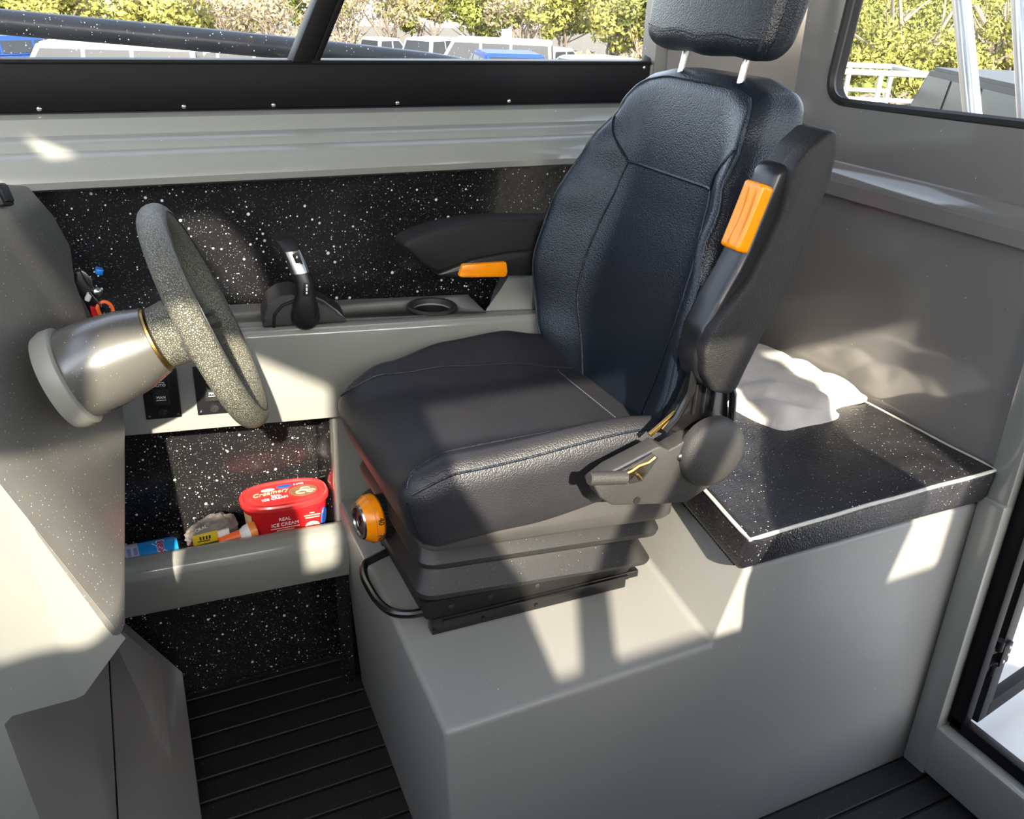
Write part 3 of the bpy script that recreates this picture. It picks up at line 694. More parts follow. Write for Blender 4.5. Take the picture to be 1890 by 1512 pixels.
m = MB(); m.loft(rings); m.build('bellows', M_rubber, seat, sharp=28)
rings = [rr(.440, .895, 1.105, 1.495, .694, .660), rr(.435, .90, 1.10, 1.50, .700, .668), rr(.435, .90, 1.10, 1.50, .716, .690), rr(.45, .89, 1.11, 1.49, .730, .735)]
m = MB(); m.loft(rings); m.build('suspension_top', grain('grey_moulded_plastic', (.045, .043, .04), 400, .5, .1, .3), seat, sharp=40)
m = MB(); m.loft([rr(.458, .85, 1.150, 1.45, .528, .528, .01), rr(.448, .858, 1.142, 1.458, .570, .548, .01)])
for x in (.50, .57, .66, .77): m.lathe(L(x, 1.15, .549), (0, -1, 0), [(0, .006), (.007, .006), (.009, .003)], 12)
m.build('suspension_base', M_blackplastic, seat, sharp=40)
for y in (1.157, 1.443):
    m = MB(); m.box(L(.655, y, .513), (.375, .022, .032), .002); m.box(L(.665, y-.013, .522), (.36, .006, .008), .001); m.box(L(.845, y, .519), (.05, .014, .014), .001)
    for x in (.47, .56, .66, .75): m.lathe(L(x, y-.011, .508), (0, -1, 0), [(0, .004), (.003, .003)], 8)
    m.build('slide_rail', M_blackmetal, seat)
hp = [L(.458, 1.165, .535), L(.435, 1.172, .532), L(.412, 1.190, .530), L(.400, 1.225, .528), L(.397, 1.27, .527), L(.398, 1.31, .527), L(.408, 1.342, .528), L(.43, 1.350, .532), L(.46, 1.357, .536)]
m = MB(); m.tube(spline(hp, 5), .0075, 10); m.build('slide_handle', M_blackmetal, seat)
# weight knob under the cushion front
kc = L(.430, 1.318, .640); ka = V((-1, -.12, .0)).normalized()
kn = MB().lathe(kc, ka, [(-.035, .036), (.004, .036), (.006, .034)], 36).build('weight_knob', M_blackplastic, seat)
m = MB()
for k in range(36):
    t = 2*PI*k/36; a = ka.orthogonal().normalized(); bq = ka.cross(a); d = a*math.cos(t)+bq*math.sin(t)
    m.tube([kc+d*.037-ka*.030, kc+d*.037+ka*.003], .0016, 4)
o = m.build('grip_ribs', M_blackplastic, kn); o['kind'] = 'stuff'
MB().lathe(kc, ka, [(.004, .040), (.008, .043), (.020, .043), (.036, .033), (.036, .024)], 40, False).build('weight_dial', M_orange, kn)
m = MB(); a = ka.orthogonal().normalized(); bq = ka.cross(a)
m.lathe(kc, ka, [(.0355, .033), (.039, .031), (.039, .025), (.036, .024)], 40, False); m.build('dial_ring', M_chrome, kn)
MB().lathe(kc, ka, [(.034, .0245), (.035, .0245), (.036, .002)], 36).build('dial_centre', plain('dark_red_lens', (.08, .015, .015), .15), kn)
MB().box(kc+ka*.0375, (.002, .004, .022), .0005).build('dial_mark', M_chrome, kn)
nrm = (V((-.05, -1, .1))-ka*ka.dot(V((-.05, -1, .1)))).normalized()
text('40', .015, 'lettering', M_ink, kn, frame(kc+ka*.014+nrm*.0432+V((0, 0, .012)), (0, 0, -1), ka.cross(V((0, 0, -1)))*-1 if False else -ka))
text('70', .015, 'lettering', M_ink, kn, frame(kc+ka*.014+nrm*.0425+V((0, 0, -.02)), (0, .12, -1), -ka))
MB().lathe(kc, ka, [(.0205, .0434), (.0215, .0425)], 36, False).build('dial_line', M_orangeclear, kn)
# ================================================================== BENCH CUSHION
bc = thing('bench_cushion', 'flat black vinyl bench cushion with white piping behind the seat', 'cushion', (1.2, 1.3, .64))
def pad_pt(u, v):                                   # u aft 0..1, v away 0..1
    x0 = .897 + .135*v; x1 = 1.488
    y0 = .912 + .018*math.sin(PI*u)*.3 - .004*u + .012*u*u
    return x0+(x1-x0)*u, y0+(1.615-y0)*v
def bcm(q):
    u = (q[0]/.30+1)/2; v = (q[1]/.35+1)/2; t = (q[2]/.038+1)/2
    x, y = pad_pt(u, v); puff = .010*math.sin(PI*min(1, max(0, u)))*math.sin(PI*min(1, max(0, v)))
    return V((x-1.2 + (1-t)*.006, y-1.3 + (1-t)*(.010+.010*(1-u)*(1-v))*(1-v), .004 + .076*t + puff*t + .003*noise.noise(V((x*9, y*9, 2)))*t - (1-t)*.0))
m = MB(); bmp = m.soft((.30, .35, .038), .014, (20, 22, 3), bcm, 3); bco = m.build('pad', M_vinyl, bc, sharp=80)
e = .004
loop = [V((-.30+e, -.35+e, .034)).lerp(V((.30-e, -.35+e, .034)), k/24) for k in range(24)] + [V((.30-e, -.35+e, .034)).lerp(V((.30-e, .35-e, .034)), k/24) for k in range(24)] + \
       [V((.30-e, .35-e, .034)).lerp(V((-.30+e, .35-e, .034)), k/24) for k in range(24)] + [V((-.30+e, .35-e, .034)).lerp(V((-.30+e, -.35+e, .034)), k/24) for k in range(24)]
MB().tube([bmp(p)+V((0, 0, .001)) for p in loop], .0034, 8, True).build('piping', M_piping, bc)
m = MB(); zl = lin((-.30, -.33, -.034), (-.30, .30, -.034), 90)
for p in zl[::1]: q = bmp(p); m.box(q, (.003, .0035, .003))
o = m.build('zip', M_blackmetal, bc); o['kind'] = 'stuff'
MB().tube([bmp((-.30, -.06, .03)), bmp((-.30, -.075, .035))+V((-.004, 0, .004)), bmp((-.296, -.09, .036))+V((.004, 0, .005)), bmp((-.30, -.10, .034))], .0028, 6).build('piping_knot', M_piping, bc)
# towel ---------------------------------------------------------------------
out = [(1.176, 1.275), (1.185, 1.225), (1.207, 1.184), (1.26, 1.180), (1.33, 1.186), (1.362, 1.20), (1.375, 1.225), (1.415, 1.237), (1.455, 1.236), (1.485, 1.244), (1.490, 1.275), (1.478, 1.33), (1.475, 1.40), (1.478, 1.48), (1.47, 1.56), (1.42, 1.60), (1.30, 1.59), (1.22, 1.54), (1.185, 1.45), (1.17, 1.36)]
ol = [(p.x, p.y) for p in spline([(x, y, 0) for x, y in out], 4, True)]
tc = (1.33, 1.37); m = MB(); rings = []
NR = 22
for k in range(NR+1):
    f = 1-k/NR; ring = []
    for i, (x, y) in enumerate(ol):
        px, py = tc[0]+(x-tc[0])*f, tc[1]+(y-tc[1])*f
        nz = noise.noise(V((px*11, py*11, 1.3)))*.014 + noise.noise(V((px*24, py*20, 4.3)))*.007 + abs(noise.noise(V((px*7+py*9, py*3-px*5, 8.))))*.026
        h = .727 + .002 + sm(1.0, .80, f)*.020 + sm(1.0, .7, f)*max(-.012, nz) + .018*sm(.2, 1, py-1.2) * sm(1, .8, f)
        ring.append(V((px, py, h)))
    rings.append(ring)
m.loft(rings, True, False); bmesh.ops.remove_doubles(m.bm, verts=m.bm.verts[:], dist=.0005)
r0 = [V((p.x, p.y, .7235)) for p in rings[0]]
m2 = MB(); m2.bm.from_mesh((lambda me: (m.bm.to_mesh(me), me)[1])(bpy.data.meshes.new('t'))); m2.loft([r0, rings[0]], True, False); bmesh.ops.remove_doubles(m2.bm, verts=m2.bm.verts[:], dist=.0005)
tw = m2.build('towel', M_towel, None, sharp=180, origin=(1.33, 1.37, .725)); tag(tw, 'crumpled white towel lying on the black bench cushion by the bulkhead', 'towel')
# the matching seat and plinth on the port side of the walkway (beside the camera)
def copy_tree(o, parent=None):
    c = o.copy(); COL.objects.link(c); c.parent = parent
    for ch in list(o.children):
        if not str(ch.get('label', '')).startswith('far armrest'): copy_tree(ch, c)
    return c
s2 = copy_tree(seat); s2.location = SO + V((-.08, -1.31, 0)); s2['label'] = 'matching black leather seat on the port side of the walkway, outside the photo'
p2 = copy_tree(pl); p2.location = pl.location + V((-.10, -1.30, 0)); p2['label'] = 'matching sage plinth under the port side seat, outside the photo'
# ================================================================== THINGS IN THE BIN
tub = thing('ice_cream_tub', 'red oval ice cream tub with printed lid standing in the storage bin', 'tub', (.350, 1.718, .381), math.radians(-3))
def oval(a, b, z, n=48, e=2.6): return [V((a*math.copysign(abs(math.cos(t))**(2/e), math.cos(t)), b*math.copysign(abs(math.sin(t))**(2/e), math.sin(t)), z)) for t in [2*PI*k/n for k in range(n)]]
MB().loft([oval(.078, .043, .0), oval(.080, .045, .004), oval(.088, .052, .102)]).build('tub', M_red, tub, sharp=50)
lid = MB().loft([oval(.091, .055, .100), oval(.0925, .0565, .102), oval(.0925, .0565, .110), oval(.090, .054, .114), oval(.086, .050, .114), oval(.083, .047, .110), oval(.074, .040, .1095), oval(.07, .037, .112), oval(.02, .01, .112)]).build('lid', M_redlid, tub, sharp=30)
Z = .1125
MB().loft([[V((.040+.030*math.cos(t), -.002+.022*math.sin(t), z)) for t in [2*PI*k/28 for k in range(28)]] for z in (Z, Z+.0006)]).build('lid_print', M_brown, lid)
for k, (x, y, a) in enumerate(((.045, .004, .010), (.036, -.008, .012), (.055, -.008, .009))):
    MB().tube([V((x+a*math.cos(t), y+a*.5*math.sin(t), Z+.001)) for t in [2*PI*j/16 for j in range(14)]], .0012, 5).build('lid_print', M_cream, lid)
MB().loft([[V((.005+.016*math.cos(t)*1, .028+.006*math.sin(t), z)) for t in [2*PI*k/20 for k in range(20)]] for z in (Z, Z+.0006)]).build('lid_print', M_blueprint, lid)
MB().loft([[V((-.030+.014*math.cos(t), .022+.0055*math.sin(t), z)) for t in [2*PI*k/20 for k in range(20)]] for z in (Z, Z+.0006)]).build('lid_print', M_printwhite, lid)
text('Creamery', .019, 'lettering', M_cream, lid, frame((-.028, .009, Z+.0004), (1, .12, 0), (0, 1, 0)), shear=.35)
text('REAL', .0095, 'lettering', M_printwhite, lid, frame((-.018, -.006, Z+.0004), (1, .05, 0), (0, 1, 0)))
text('ICE CREAM', .011, 'lettering', M_printwhite, lid, frame((-.022, -.017, Z+.0004), (1, .05, 0), (0, 1, 0)))
text('2 LITRE', .0065, 'lettering', M_printwhite, lid, frame((.036, .029, Z+.0004), (1, 0, 0), (0, 1, 0)))
ny = V((0, -.052, .102))-V((0, -.045, .004)); yb = lambda z: -.045-.007*z/.102-.0012
text('REAL', .011, 'lettering', M_printwhite, tub, frame((-.010, yb(.080), .080), (1, 0, 0), ny))
text('ICE CREAM', .0115, 'lettering', M_printwhite, tub, frame((-.010, yb(.066), .067), (1, 0, 0), ny))
MB().box((-.010, yb(.058), .0585), (.060, .0006, .001)).build('line', M_printwhite, tub)
for k, wd in enumerate((.036, .048, .034)): MB().box((-.010, yb(.05), .053-.005*k), (wd, .0006, .0018)).build('line', M_cream, tub)
MB().box((.010, yb(.03), .032), (.09, .0008, .012)).build('band', M_cream, tub)
MB().loft([[V((.047+.016*math.cos(t), y, .050+.012*math.sin(t))) for t in [2*PI*k/24 for k in range(24)]] for y in (yb(.05)+.0004, yb(.05)-.0006)]).build('badge', M_cream, tub)
text('DOUBLE', .0055, 'lettering', M_maroon, tub, frame((.047, yb(.055)-.0008, .053), (1, 0, 0), ny)); text('CHOC', .006, 'lettering', M_maroon, tub, frame((.047, yb(.05)-.0008, .046), (1, 0, 0), ny))
for k, wd in enumerate((.010, .034, .030)): MB().box((.047, yb(.08), .084-.0055*k), (wd, .0006, .0022)).build('line', M_cream, tub)
MB().loft([[V((.0740-.55*.012*math.cos(t)*-1+.075*.022*math.sin(t), -.030+.010*math.cos(t), .058+.022*math.sin(t))) for t in [2*PI*k/20 for k in range(20)]] , [V((.0765-.55*.012*math.cos(t)*-1+.075*.022*math.sin(t), -.0315+.010*math.cos(t), .058+.021*math.sin(t))) for t in [2*PI*k/20 for k in range(20)]]]).build('badge', M_blueprint, tub)
m = MB()
for a0 in (205,):
    pts = []
    for z in (.01, .09):
        pts.append([V(((.079+.008*z/.1)*math.copysign(abs(math.cos(t))**.77, math.cos(t))*1.012, (.0455+.007*z/.1)*math.copysign(abs(math.sin(t))**.77, math.sin(t))*1.012, z)) for t in [math.radians(186+k*4) for k in range(8)]])
    m.loft(pts, False, False)
m.build('band', M_cream, tub)
# blue pack of wipes
bpk = thing('wipes_pack', 'blue wrapped tube pack with red lettering at the left end of the bin', 'pack', (.064, 1.690, .418))
RP = .036
m = MB(); secs = []
for x, r in ((-.085, .006), (-.08, .030), (-.06, RP), (.052, RP), (.060, .032), (.063, .008)): secs.append([V((x, r*math.cos(t), r*math.sin(t))) for t in [2*PI*k/24 for k in range(24)]])
m.loft(secs); m.build('wrapper', M_bluepack, bpk, sharp=50)
m = MB(); m.loft([[V((x, (RP+.0006)*math.cos(t), (RP+.0006)*math.sin(t))) for t in [2*PI*k/24 for k in range(24)]] for x in (-.072, -.014)], True, False); m.build('label_band', plain('pale_lilac_print', (.42, .42, .52), .4), bpk)
def wrapped(body, size, name, mat, x, a0, lift):          # lettering that runs down and around the roll
    o = text(body, size, name, mat, bpk, Matrix.Identity(4), depth=.0003)
    for v in o.data.vertices:
        tx, ty, tz = v.co; an = a0 + tx/RP; r = RP+lift+tz
        v.co = V((x+ty, -r*math.sin(an), r*math.cos(an)))
    return o
wrapped('tex', .031, 'lettering', M_printwhite, .029, .42, .0006); wrapped('tex', .027, 'lettering', M_red, .029, .42, .0012)
for k in range(3): wrapped('IIIIIII', .010, 'line', M_blueprint, -.020-.012*k, .42, .0009)
wrapped('O', .030, 'seal_print', M_blueprint, -.050, .75, .0009)
m = MB(); m.tube([V((.012+.0155*k, -(RP+.0006)*math.sin(a_), (RP+.0006)*math.cos(a_))) for k, a_ in enumerate((.1, .5, .9))], .0006, 4); m.build('print_line', M_printwhite, bpk)
# crumpled grey bag
bgm = MB(); b = bmesh.new(); bmesh.ops.create_icosphere(b, subdivisions=4, radius=1)
for v in b.verts:
    p = v.co.copy(); rdg = abs(noise.noise(p*2.1+V((3, 1, 7))))*.42 + abs(noise.noise(p*4.7))*.16
    p *= (.80 + .5*rdg); v.co = V((p.x*.062 + p.z*.006, p.y*.038, p.z*.042*(1+.25*p.x)))
bgm.take(b); bag = bgm.build('crumpled_bag', M_greybag, None, sharp=12, origin=(0, 0, 0)); bag.location = (.196, 1.722, .432)
tag(bag, 'crumpled grey bag with printed lettering between the blue pack and the red tub', 'bag')
text('OUR', .012, 'lettering', M_printwhite, bag, frame((-.034, -.038, .012), (.45, -.35, .8), (-.8, 0, .5)))
text('ORAL', .010, 'lettering', M_printwhite, bag, frame((-.024, -.036, .034), (.9, -.2, .4), (-.4, .1, .9)))
MB().box((-.046, -.030, .0), (.004, .003, .036), .001, Matrix.Rotation(.6, 3, 'Y')).build('print_stripe', M_maroon, bag)
yl = thing('yellow_packet', 'small packet with yellow label lying behind the bin lip before the bag', 'packet', (.178, 1.682, .445))
MB().box((0, 0, 0), (.050, .006, .022), .001, Matrix.Rotation(-.06, 3, 'Y')).build('label_panel', M_yellow, yl)
MB().box((.036, 0, .002), (.024, .006, .018), .001, Matrix.Rotation(-.06, 3, 'Y')).build('card', M_printwhite, yl)
for k in range(4): MB().box((-.010+.006*k, -.0035, .003), (.0035, .0006, .008)).build('mark', M_ink, yl)
MB().box((-.004, -.0035, -.004), (.024, .0006, .002)).build('mark', M_ink, yl)
rb = thing('orange_bottle', 'small bottle with orange body, white neck and red cap lying beside the tub', 'bottle', (.262, 1.678, .44))
ax = V((.97, 0, .17)).normalized()
MB().lathe((0, 0, 0), ax, [(-.060, .010), (-.058, .012), (-.016, .012), (-.014, .008)], 16).build('cap', M_orangecord, rb)
MB().lathe((0, 0, 0), ax, [(-.016, .011), (-.006, .017), (.004, .019)], 18).build('neck', M_printwhite, rb)
MB().lathe((0, 0, 0), ax, [(.002, .0185), (.006, .019), (.018, .018), (.020, .006)], 18).build('bottle_body', plain('orange_bottle_plastic', (.85, .28, .06), .3), rb)
# red box behind the tub, pink cloth behind the seat
pk = MB(); pk.soft((.05, .018, .03), .012, (6, 3, 4), lambda q: (q[0], q[1]+.006*math.sin(q[0]*90), q[2]+.012*noise.noise(V((q[0]*30, q[1]*30, 1)))), 2)
pk = pk.build('pink_cloth', M_pink, None, sharp=80, origin=(0, 0, 0)); pk.location = (.985, 1.775, .985); tag(pk, 'folded pink cloth tucked behind the side moulding past the backrest', 'cloth')
# lanyard, clips and plugs beside the dash
ky = thing('safety_lanyard', 'orange coiled kill cord loop clipped beside the dash above the column', 'lanyard', (.10, 1.66, .93))
def K(px, py, y=1.62): return at(px, py, 1, y)-ky.location
MB().tube(spline([K(186, 583), K(180, 567), K(190, 557), K(203, 562), K(209, 575), K(205, 590)], 5), .0032, 8).build('cord', M_orangecord, ky)
MB().prism([K(166, 566), K(178, 568), K(184, 590), K(170, 590)], (0, .01, 0), .002).build('clip', M_red, ky)
MB().box(K(163, 548), (.008, .012, .014), .002, Matrix.Rotation(.5, 3, 'Y')).build('latch', M_printwhite, ky)
kb = thing('key_bracket', 'black and steel switch bracket with toggle on the edge of the dash', 'bracket', at(160, 530, 1, 1.63))
def Q(px, py, y=1.63): return at(px, py, 1, y)-kb.location
MB().prism([Q(138, 502), (Q(150, 500)), Q(186, 560), Q(196, 575), Q(178, 592), Q(160, 592), Q(134, 540)], (0, .02, 0), .003).build('plate', M_smoothblack, kb)
MB().prism([Q(149, 497), Q(158, 502), Q(170, 515), Q(172, 532), Q(163, 526), Q(154, 512)], (0, -.006, 0), .001).build('blade', M_chrome, kb)
MB().lathe(Q(178, 538), V((.2, -1, .2)), [(0, .008), (.012, .007), (.014, .003)], 14).build('toggle', M_chrome, kb)
MB().tube([Q(140, 545, 1.6), Q(150, 560, 1.6), Q(166, 592, 1.6)], .005, 8).build('cable', M_shroud, kb)
MB().tube([Q(165, 540, 1.61), Q(187, 566, 1.61)], .0018, 6).build('rod', M_chrome, kb)
bpg = MB(); p0 = at(183, 500, 1, 1.72)
bpg.box((0, 0, 0), (.012, .02, .010), .002, Matrix.Rotation(.3, 3, 'Y')); bpg = bpg.build('blue_plug', M_blue, None); bpg.location = p0; tag(bpg, 'tiny bright blue plug against the black flecked liner beside the dash', 'plug')
# ================================================================== COCKPIT OUTSIDE THE DOOR
ck = struct(MB().box((3.0, .65, .04), (2.8, 2.5, .05), 0).build('floor_cockpit', M_white))
m = MB(); m.box((2.3, 1.78, .40), (1.5, .05, .70), .02); m.box((2.3, 1.72, .77), (1.5, .20, .04), .015); struct(m.build('wall_cockpit', M_white))
# the open door leaf
h0 = at(1828, 1200, 0, 1.60)
lf = thing('door_leaf', 'black framed glass cabin door leaf swung open on its hinge', 'door', (1.592, .886, .108))
dv = V((.988, .154, 0)).normalized(); RZ = Matrix.Rotation(math.atan2(dv.y, dv.x), 3, 'Z'); LH = 1.78
m = MB(); m.box(dv*.02+V((0, 0, LH/2)), (.04, .024, LH), .002, RZ); m.box(dv*.52+V((0, 0, LH/2)), (.04, .024, LH), .002, RZ)
m.box(dv*.27+V((0, 0, .02)), (.48, .024, .04), .002, RZ); m.box(dv*.27+V((0, 0, LH-.02)), (.48, .024, .04), .002, RZ); m.build('leaf_frame', M_trimblack, lf)
MB().raw([dv*.03+V((0, 0, .03)), dv*.51+V((0, 0, .03)), dv*.51+V((0, 0, LH-.03)), dv*.03+V((0, 0, LH-.03))], [(0, 1, 2, 3)]).build('pane', M_glass_c, lf)
m = MB(); hz0 = .185
m.box(dv*.012+V((0, -.016, hz0)), (.034, .008, .052), .002, RZ); m.box(V((-.028, -.012, hz0+.022)), (.05, .012, .016), .003); m.box(V((-.028, -.012, hz0-.022)), (.05, .012, .016), .003)
for z0 in (.022, -.040): m.tube([V((-.020, -.016, hz0+z0)), V((-.020, -.016, hz0+z0+.024))], .0095, 12)
m.build('hinge', M_trimblack, lf)
for dx, dz in ((.018, .016), (.020, -.004), (.008, -.016)): MB().lathe(dv*dx+V((0, -.020, hz0+dz)), (0, -1, 0), [(0, .0042), (.0015, .0035), (.002, .001)], 10).build('screw', M_chrome, lf)
# aluminium rod-rack poles behind the bulkhead window
def pole(pts, lab):
    o = MB(); o.tube(pts, .0185, 14); q = o.build('rack_pole', M_alloy, None, origin=pts[0]); tag(q, lab, 'pole'); return q
pa, pb = at(1768, -60, 0, 1.78), at(1800, 260, 0, 1.78); d = pb-pa
pole([pa-d*1.2, pa, pb, pb+d*.8+V((0, 0, 0))], 'bright aluminium pole outside the bulkhead window, the left and fully seen one')
pa, pb = at(1882, -40, 0, 1.78), at(1896, 220, 0, 1.78); d = pb-pa
pole([pa-d*1.2, pa, pb, pb+d*.8], 'bright aluminium pole cut by the right edge of the photo')
# dark bow rail seen through the side window
pts = [at(px, py, 1, y) for px, py, y in ((-220, 18, 2.15), (0, 40, 2.15), (270, 64, 2.15), (545, 90, 2.15), (700, 106, 2.15), (830, 122, 2.15), (950, 150, 2.15))]
m = MB(); m.tube(spline(pts, 5), .024, 14); q = m.build('side_rail', plain('dark_foam_tube', (.045, .05, .06), .35), None, origin=pts[1]); tag(q, 'thick dark tubular rail outside the side window, sloping down to the right', 'rail')
# ================================================================== CAR PARK AND BUSH
def gz(y): return -1.0-.05*y
gm = NT('dry_gravel_and_grass'); gn = gm.noise(.35, 5, .65); gm.base(gm.mix(gn.outputs[0], (.075, .062, .042), (.105, .09, .06))); gm.set(rough=.95)
m = MB(); m.raw([(-150, 2.6, gz(0)), (150, 2.6, gz(0)), (220, 220, gz(160)), (-220, 220, gz(160))], [(0, 1, 2, 3)]); m.raw([(-150, -80, gz(0)), (150, -80, gz(0)), (150, 2.6, gz(0)), (-150, 2.6, gz(0))], [(0, 1, 2, 3)])
g = struct(m.build('ground', gm.m))
M_carglass = plain('car_glass', (.02, .023, .026), .3, spec=.25, vary=.1)
M_tyre = plain('tyre', (.02, .02, .02), .8)
CARP = {k: plain('car_paint_'+k, c, .5, spec=.2, vary=.03) for k, c in {'white': (.33, .33, .32), 'blue': (.012, .04, .17), 'dark': (.03, .03, .028), 'silver': (.5, .52, .55), 'red': (.5, .03, .03)}.items()}
def car(lab, colr, kind, pos, ang, name='car'):
    r = thing(name, lab, 'car', pos, ang)
    H = {'van': 1.95, 'wagon': 1.75, 'ute': 1.75, 'hatch': 1.45}[kind]; Lh = 2.3; W = .88; bz = .95
    bp_ = [(-Lh, .35), (-Lh, bz-.05), (-Lh+.15, bz), (Lh-1.1, bz), (Lh-.1, bz-.12), (Lh, .6), (Lh, .35)]
    m = MB(); m.prism([(x, -W, z) for x, z in bp_], (0, 2*W, 0), .06, 2); m.build('body', CARP[colr], r)
    cb_ = {'van': [(-Lh+.02, bz-.03), (-Lh+.12, H), (.95, H), (1.55, bz-.03)], 'wagon': [(-Lh+.05, bz-.03), (-Lh+.35, H), (.35, H), (1.15, bz-.03)], 'hatch': [(-Lh+.15, bz-.03), (-Lh+.9, H), (.2, H), (1.1, bz-.03)],
           'ute': [(-.95, bz-.03), (-.75, H), (.45, H), (1.15, bz-.03)]}[kind]
    m = MB(); rings = []
    lo = [(x, z) for x, z in cb_]
    m2_ = bmesh.new(); a = [m2_.verts.new((x, -W*(1 if z < 1 else .84), z)) for x, z in lo]; c = [m2_.verts.new((x, W*(1 if z < 1 else .84), z)) for x, z in lo]
    m2_.faces.new(a); m2_.faces.new(c[::-1])
    for i in range(4): m2_.faces.new((a[i], c[i], c[(i+1) % 4], a[(i+1) % 4]))
    bmesh.ops.recalc_face_normals(m2_, faces=m2_.faces[:]); bmesh.ops.bevel(m2_, geom=m2_.edges[:], offset=.05, segments=2, affect='EDGES'); m.take(m2_); m.build('cabin', CARP[colr], r)
    (x0, z0), (x1, z1), (x2, z2), (x3, z3) = cb_
    def pan(xa, xb, side):
        zt, zb = z1-.12, bz+.06; f = lambda z: W*(1-.16*max(0, (z-bz)/(z1-bz)))+.012
        def cl(x, z): lo_ = x0+(x1-x0)*(z-z0)/(z1-z0)+.10; hi_ = x3+(x2-x3)*(z-z3)/(z2-z3)-.12; return max(lo_, min(hi_, x))
        MB().raw([(cl(xa, zb), side*f(zb), zb), (cl(xb, zb), side*f(zb), zb), (cl(xb, zt), side*f(zt), zt), (cl(xa, zt), side*f(zt), zt)], [(0, 1, 2, 3)]).build('side_window', M_carglass, r, smooth=False)
    xm = [x0-.5, (-.9 if kind != 'ute' else .1), .05 if kind != 'ute' else .15, x3+.5]
    sp = ((xm[0], -.95), (-.87, .02), (.10, xm[3])) if kind != 'ute' else ((xm[0], -.05), (.03, xm[3]))
    for sd in (-1, 1):
        for xa, xb in sp: pan(xa, xb, sd)
    def endp(xa, za, xb, zb, o_, nm):
        d_ = V((xb-xa, 0, zb-za)); q = [V((xa, 0, za))+d_*.14, V((xa, 0, za))+d_*.86]
        MB().raw([(q[0].x+o_, -W*.84, q[0].z), (q[0].x+o_, W*.84, q[0].z), (q[1].x+o_, W*.72, q[1].z), (q[1].x+o_, -W*.72, q[1].z)], [(0, 1, 2, 3)]).build(nm, M_carglass, r, smooth=False)
    endp(x0, z0, x1, z1, -.02, 'rear_window'); endp(x3, z3, x2, z2, .03, 'windscreen')
    if kind == 'ute':
        m = MB(); m.box((-1.62, 0, bz+.02), (1.3, 1.7, .08), .02); m.build('tray_cover', M_tyre, r)
    for x in (-1.4, 1.4):
        for y in (-W+.02, W-.02):
            MB().lathe((x, y-.11, .34), (0, 1, 0), [(0, .25), (.02, .34), (.2, .34), (.22, .25)], 18).build('wheel', M_tyre, r)
    for y in (-.68, .68):
        MB().box((-Lh-.01, y, .78), (.04, .14, .22), .01).build('tail_light', CARP['red'], r); MB().box((Lh-.06, y, .72), (.08, .26, .12), .01).build('head_light', M_alloy, r)
    return r
def place(px, py, D, H): p = far(px, py, D); return (p.x, p.y, p.z-H)
def carat(lab, colr, kind, px, pyroof, D, ang, name='car'):
    H = {'van': 1.95, 'wagon': 1.75, 'ute': 1.75, 'hatch': 1.45}[kind]
    return car(lab, colr, kind, place(px, pyroof, D, H), math.radians(ang), name)
carat('white people carrier with dark side windows, the largest car behind the side window', 'white', 'van', 895, 70, 30, 150)
carat('white ute at the back of the car park left of the white people carrier', 'white', 'ute', 706, 69, 46, 20)
carat('white wagon partly hidden behind the left end of the white people carrier', 'white', 'wagon', 815, 68, 44, 35)
carat('dark blue hatchback in front of the white people carrier', 'blue', 'hatch', 930, 92, 24, 75)
carat('white ute right of the dark blue hatchback, before the sandy scrub', 'white', 'ute', 1020, 87, 38, 20)
carat('white car with only its roof showing over the sill near the headrest', 'white', 'hatch', 1135, 104, 26, 10)
carat('white dual cab with tall cabin behind the left window pane', 'white', 'van', 170, 75, 20, 165)
carat('blue car at the far left behind the window pane', 'blue', 'hatch', 25, 62, 26, 30)
carat('dark car with red lights between blue car and white dual cab', 'dark', 'wagon', 75, 58, 34, 70)
carat('low white car right of the white dual cab, near the mullion', 'white', 'wagon', 400, 85, 26, 175)
carat('dark four wheel drive with a roof rack behind the bulkhead window', 'dark', 'van', 1868, 138, 12.5, 62)
c4 = bpy.context.scene.objects[-1]
# white tray truck with rails, behind the bulkhead window
tp = place(1555, 122, 16, 2.3); tk = thing('tray_truck', 'white tray truck with cage rails at the left of the bulkhead window', 'truck', tp, math.radians(-28))
m = MB(); m.box((0, 0, 1.35), (2.4, 1.7, .5), .03); m.build('tray', CARP['white'], tk)
for y in (-.85, .85):
    m = MB(); m.tube([(-1.2, y, 2.27), (1.2, y, 2.27)], .05, 6); m.tube([(-1.2, y, 1.85), (1.2, y, 1.85)], .04, 6)
    for x in (-1.17, -.4, .4, 1.17): m.tube([(x, y, 1.5), (x, y, 2.27)], .045, 6)
    m.build('cage_rail', CARP['white'], tk)
for x in (-1.2, 1.2):
    m = MB(); m.tube([(x, -.85, 2.27), (x, .85, 2.27)], .05, 6); m.build('cage_rail', CARP['white'], tk)
m = MB(); m.box((-2.0, 0, 1.2), (1.3, 1.7, 1.5), .15); m.build('cab', CARP['white'], tk)
m = MB(); m.box((0, 0, .75), (2.4, 1.4, .5), .03); m.build('chassis', M_tyre, tk)
for x in (-1.8, .7):
    for y in (-.85, .63): MB().lathe((x, y, .42), (0, 1, 0), [(0, .3), (.02, .42), (.2, .42), (.22, .3)], 16).build('wheel', M_tyre, tk)
# sign
sp_ = far(935, 63, 34); sg = thing('road_sign', 'blank white sign on a post above the white cars', 'sign', (sp_.x, sp_.y, sp_.z-2.2))
MB().box((0, 0, 2.2), (.40, .03, .34), .01).build('board', M_printwhite, sg); MB().tube([(0, .03, 0), (0, .03, 2.2)], .035, 8).build('post', M_alloy, sg)
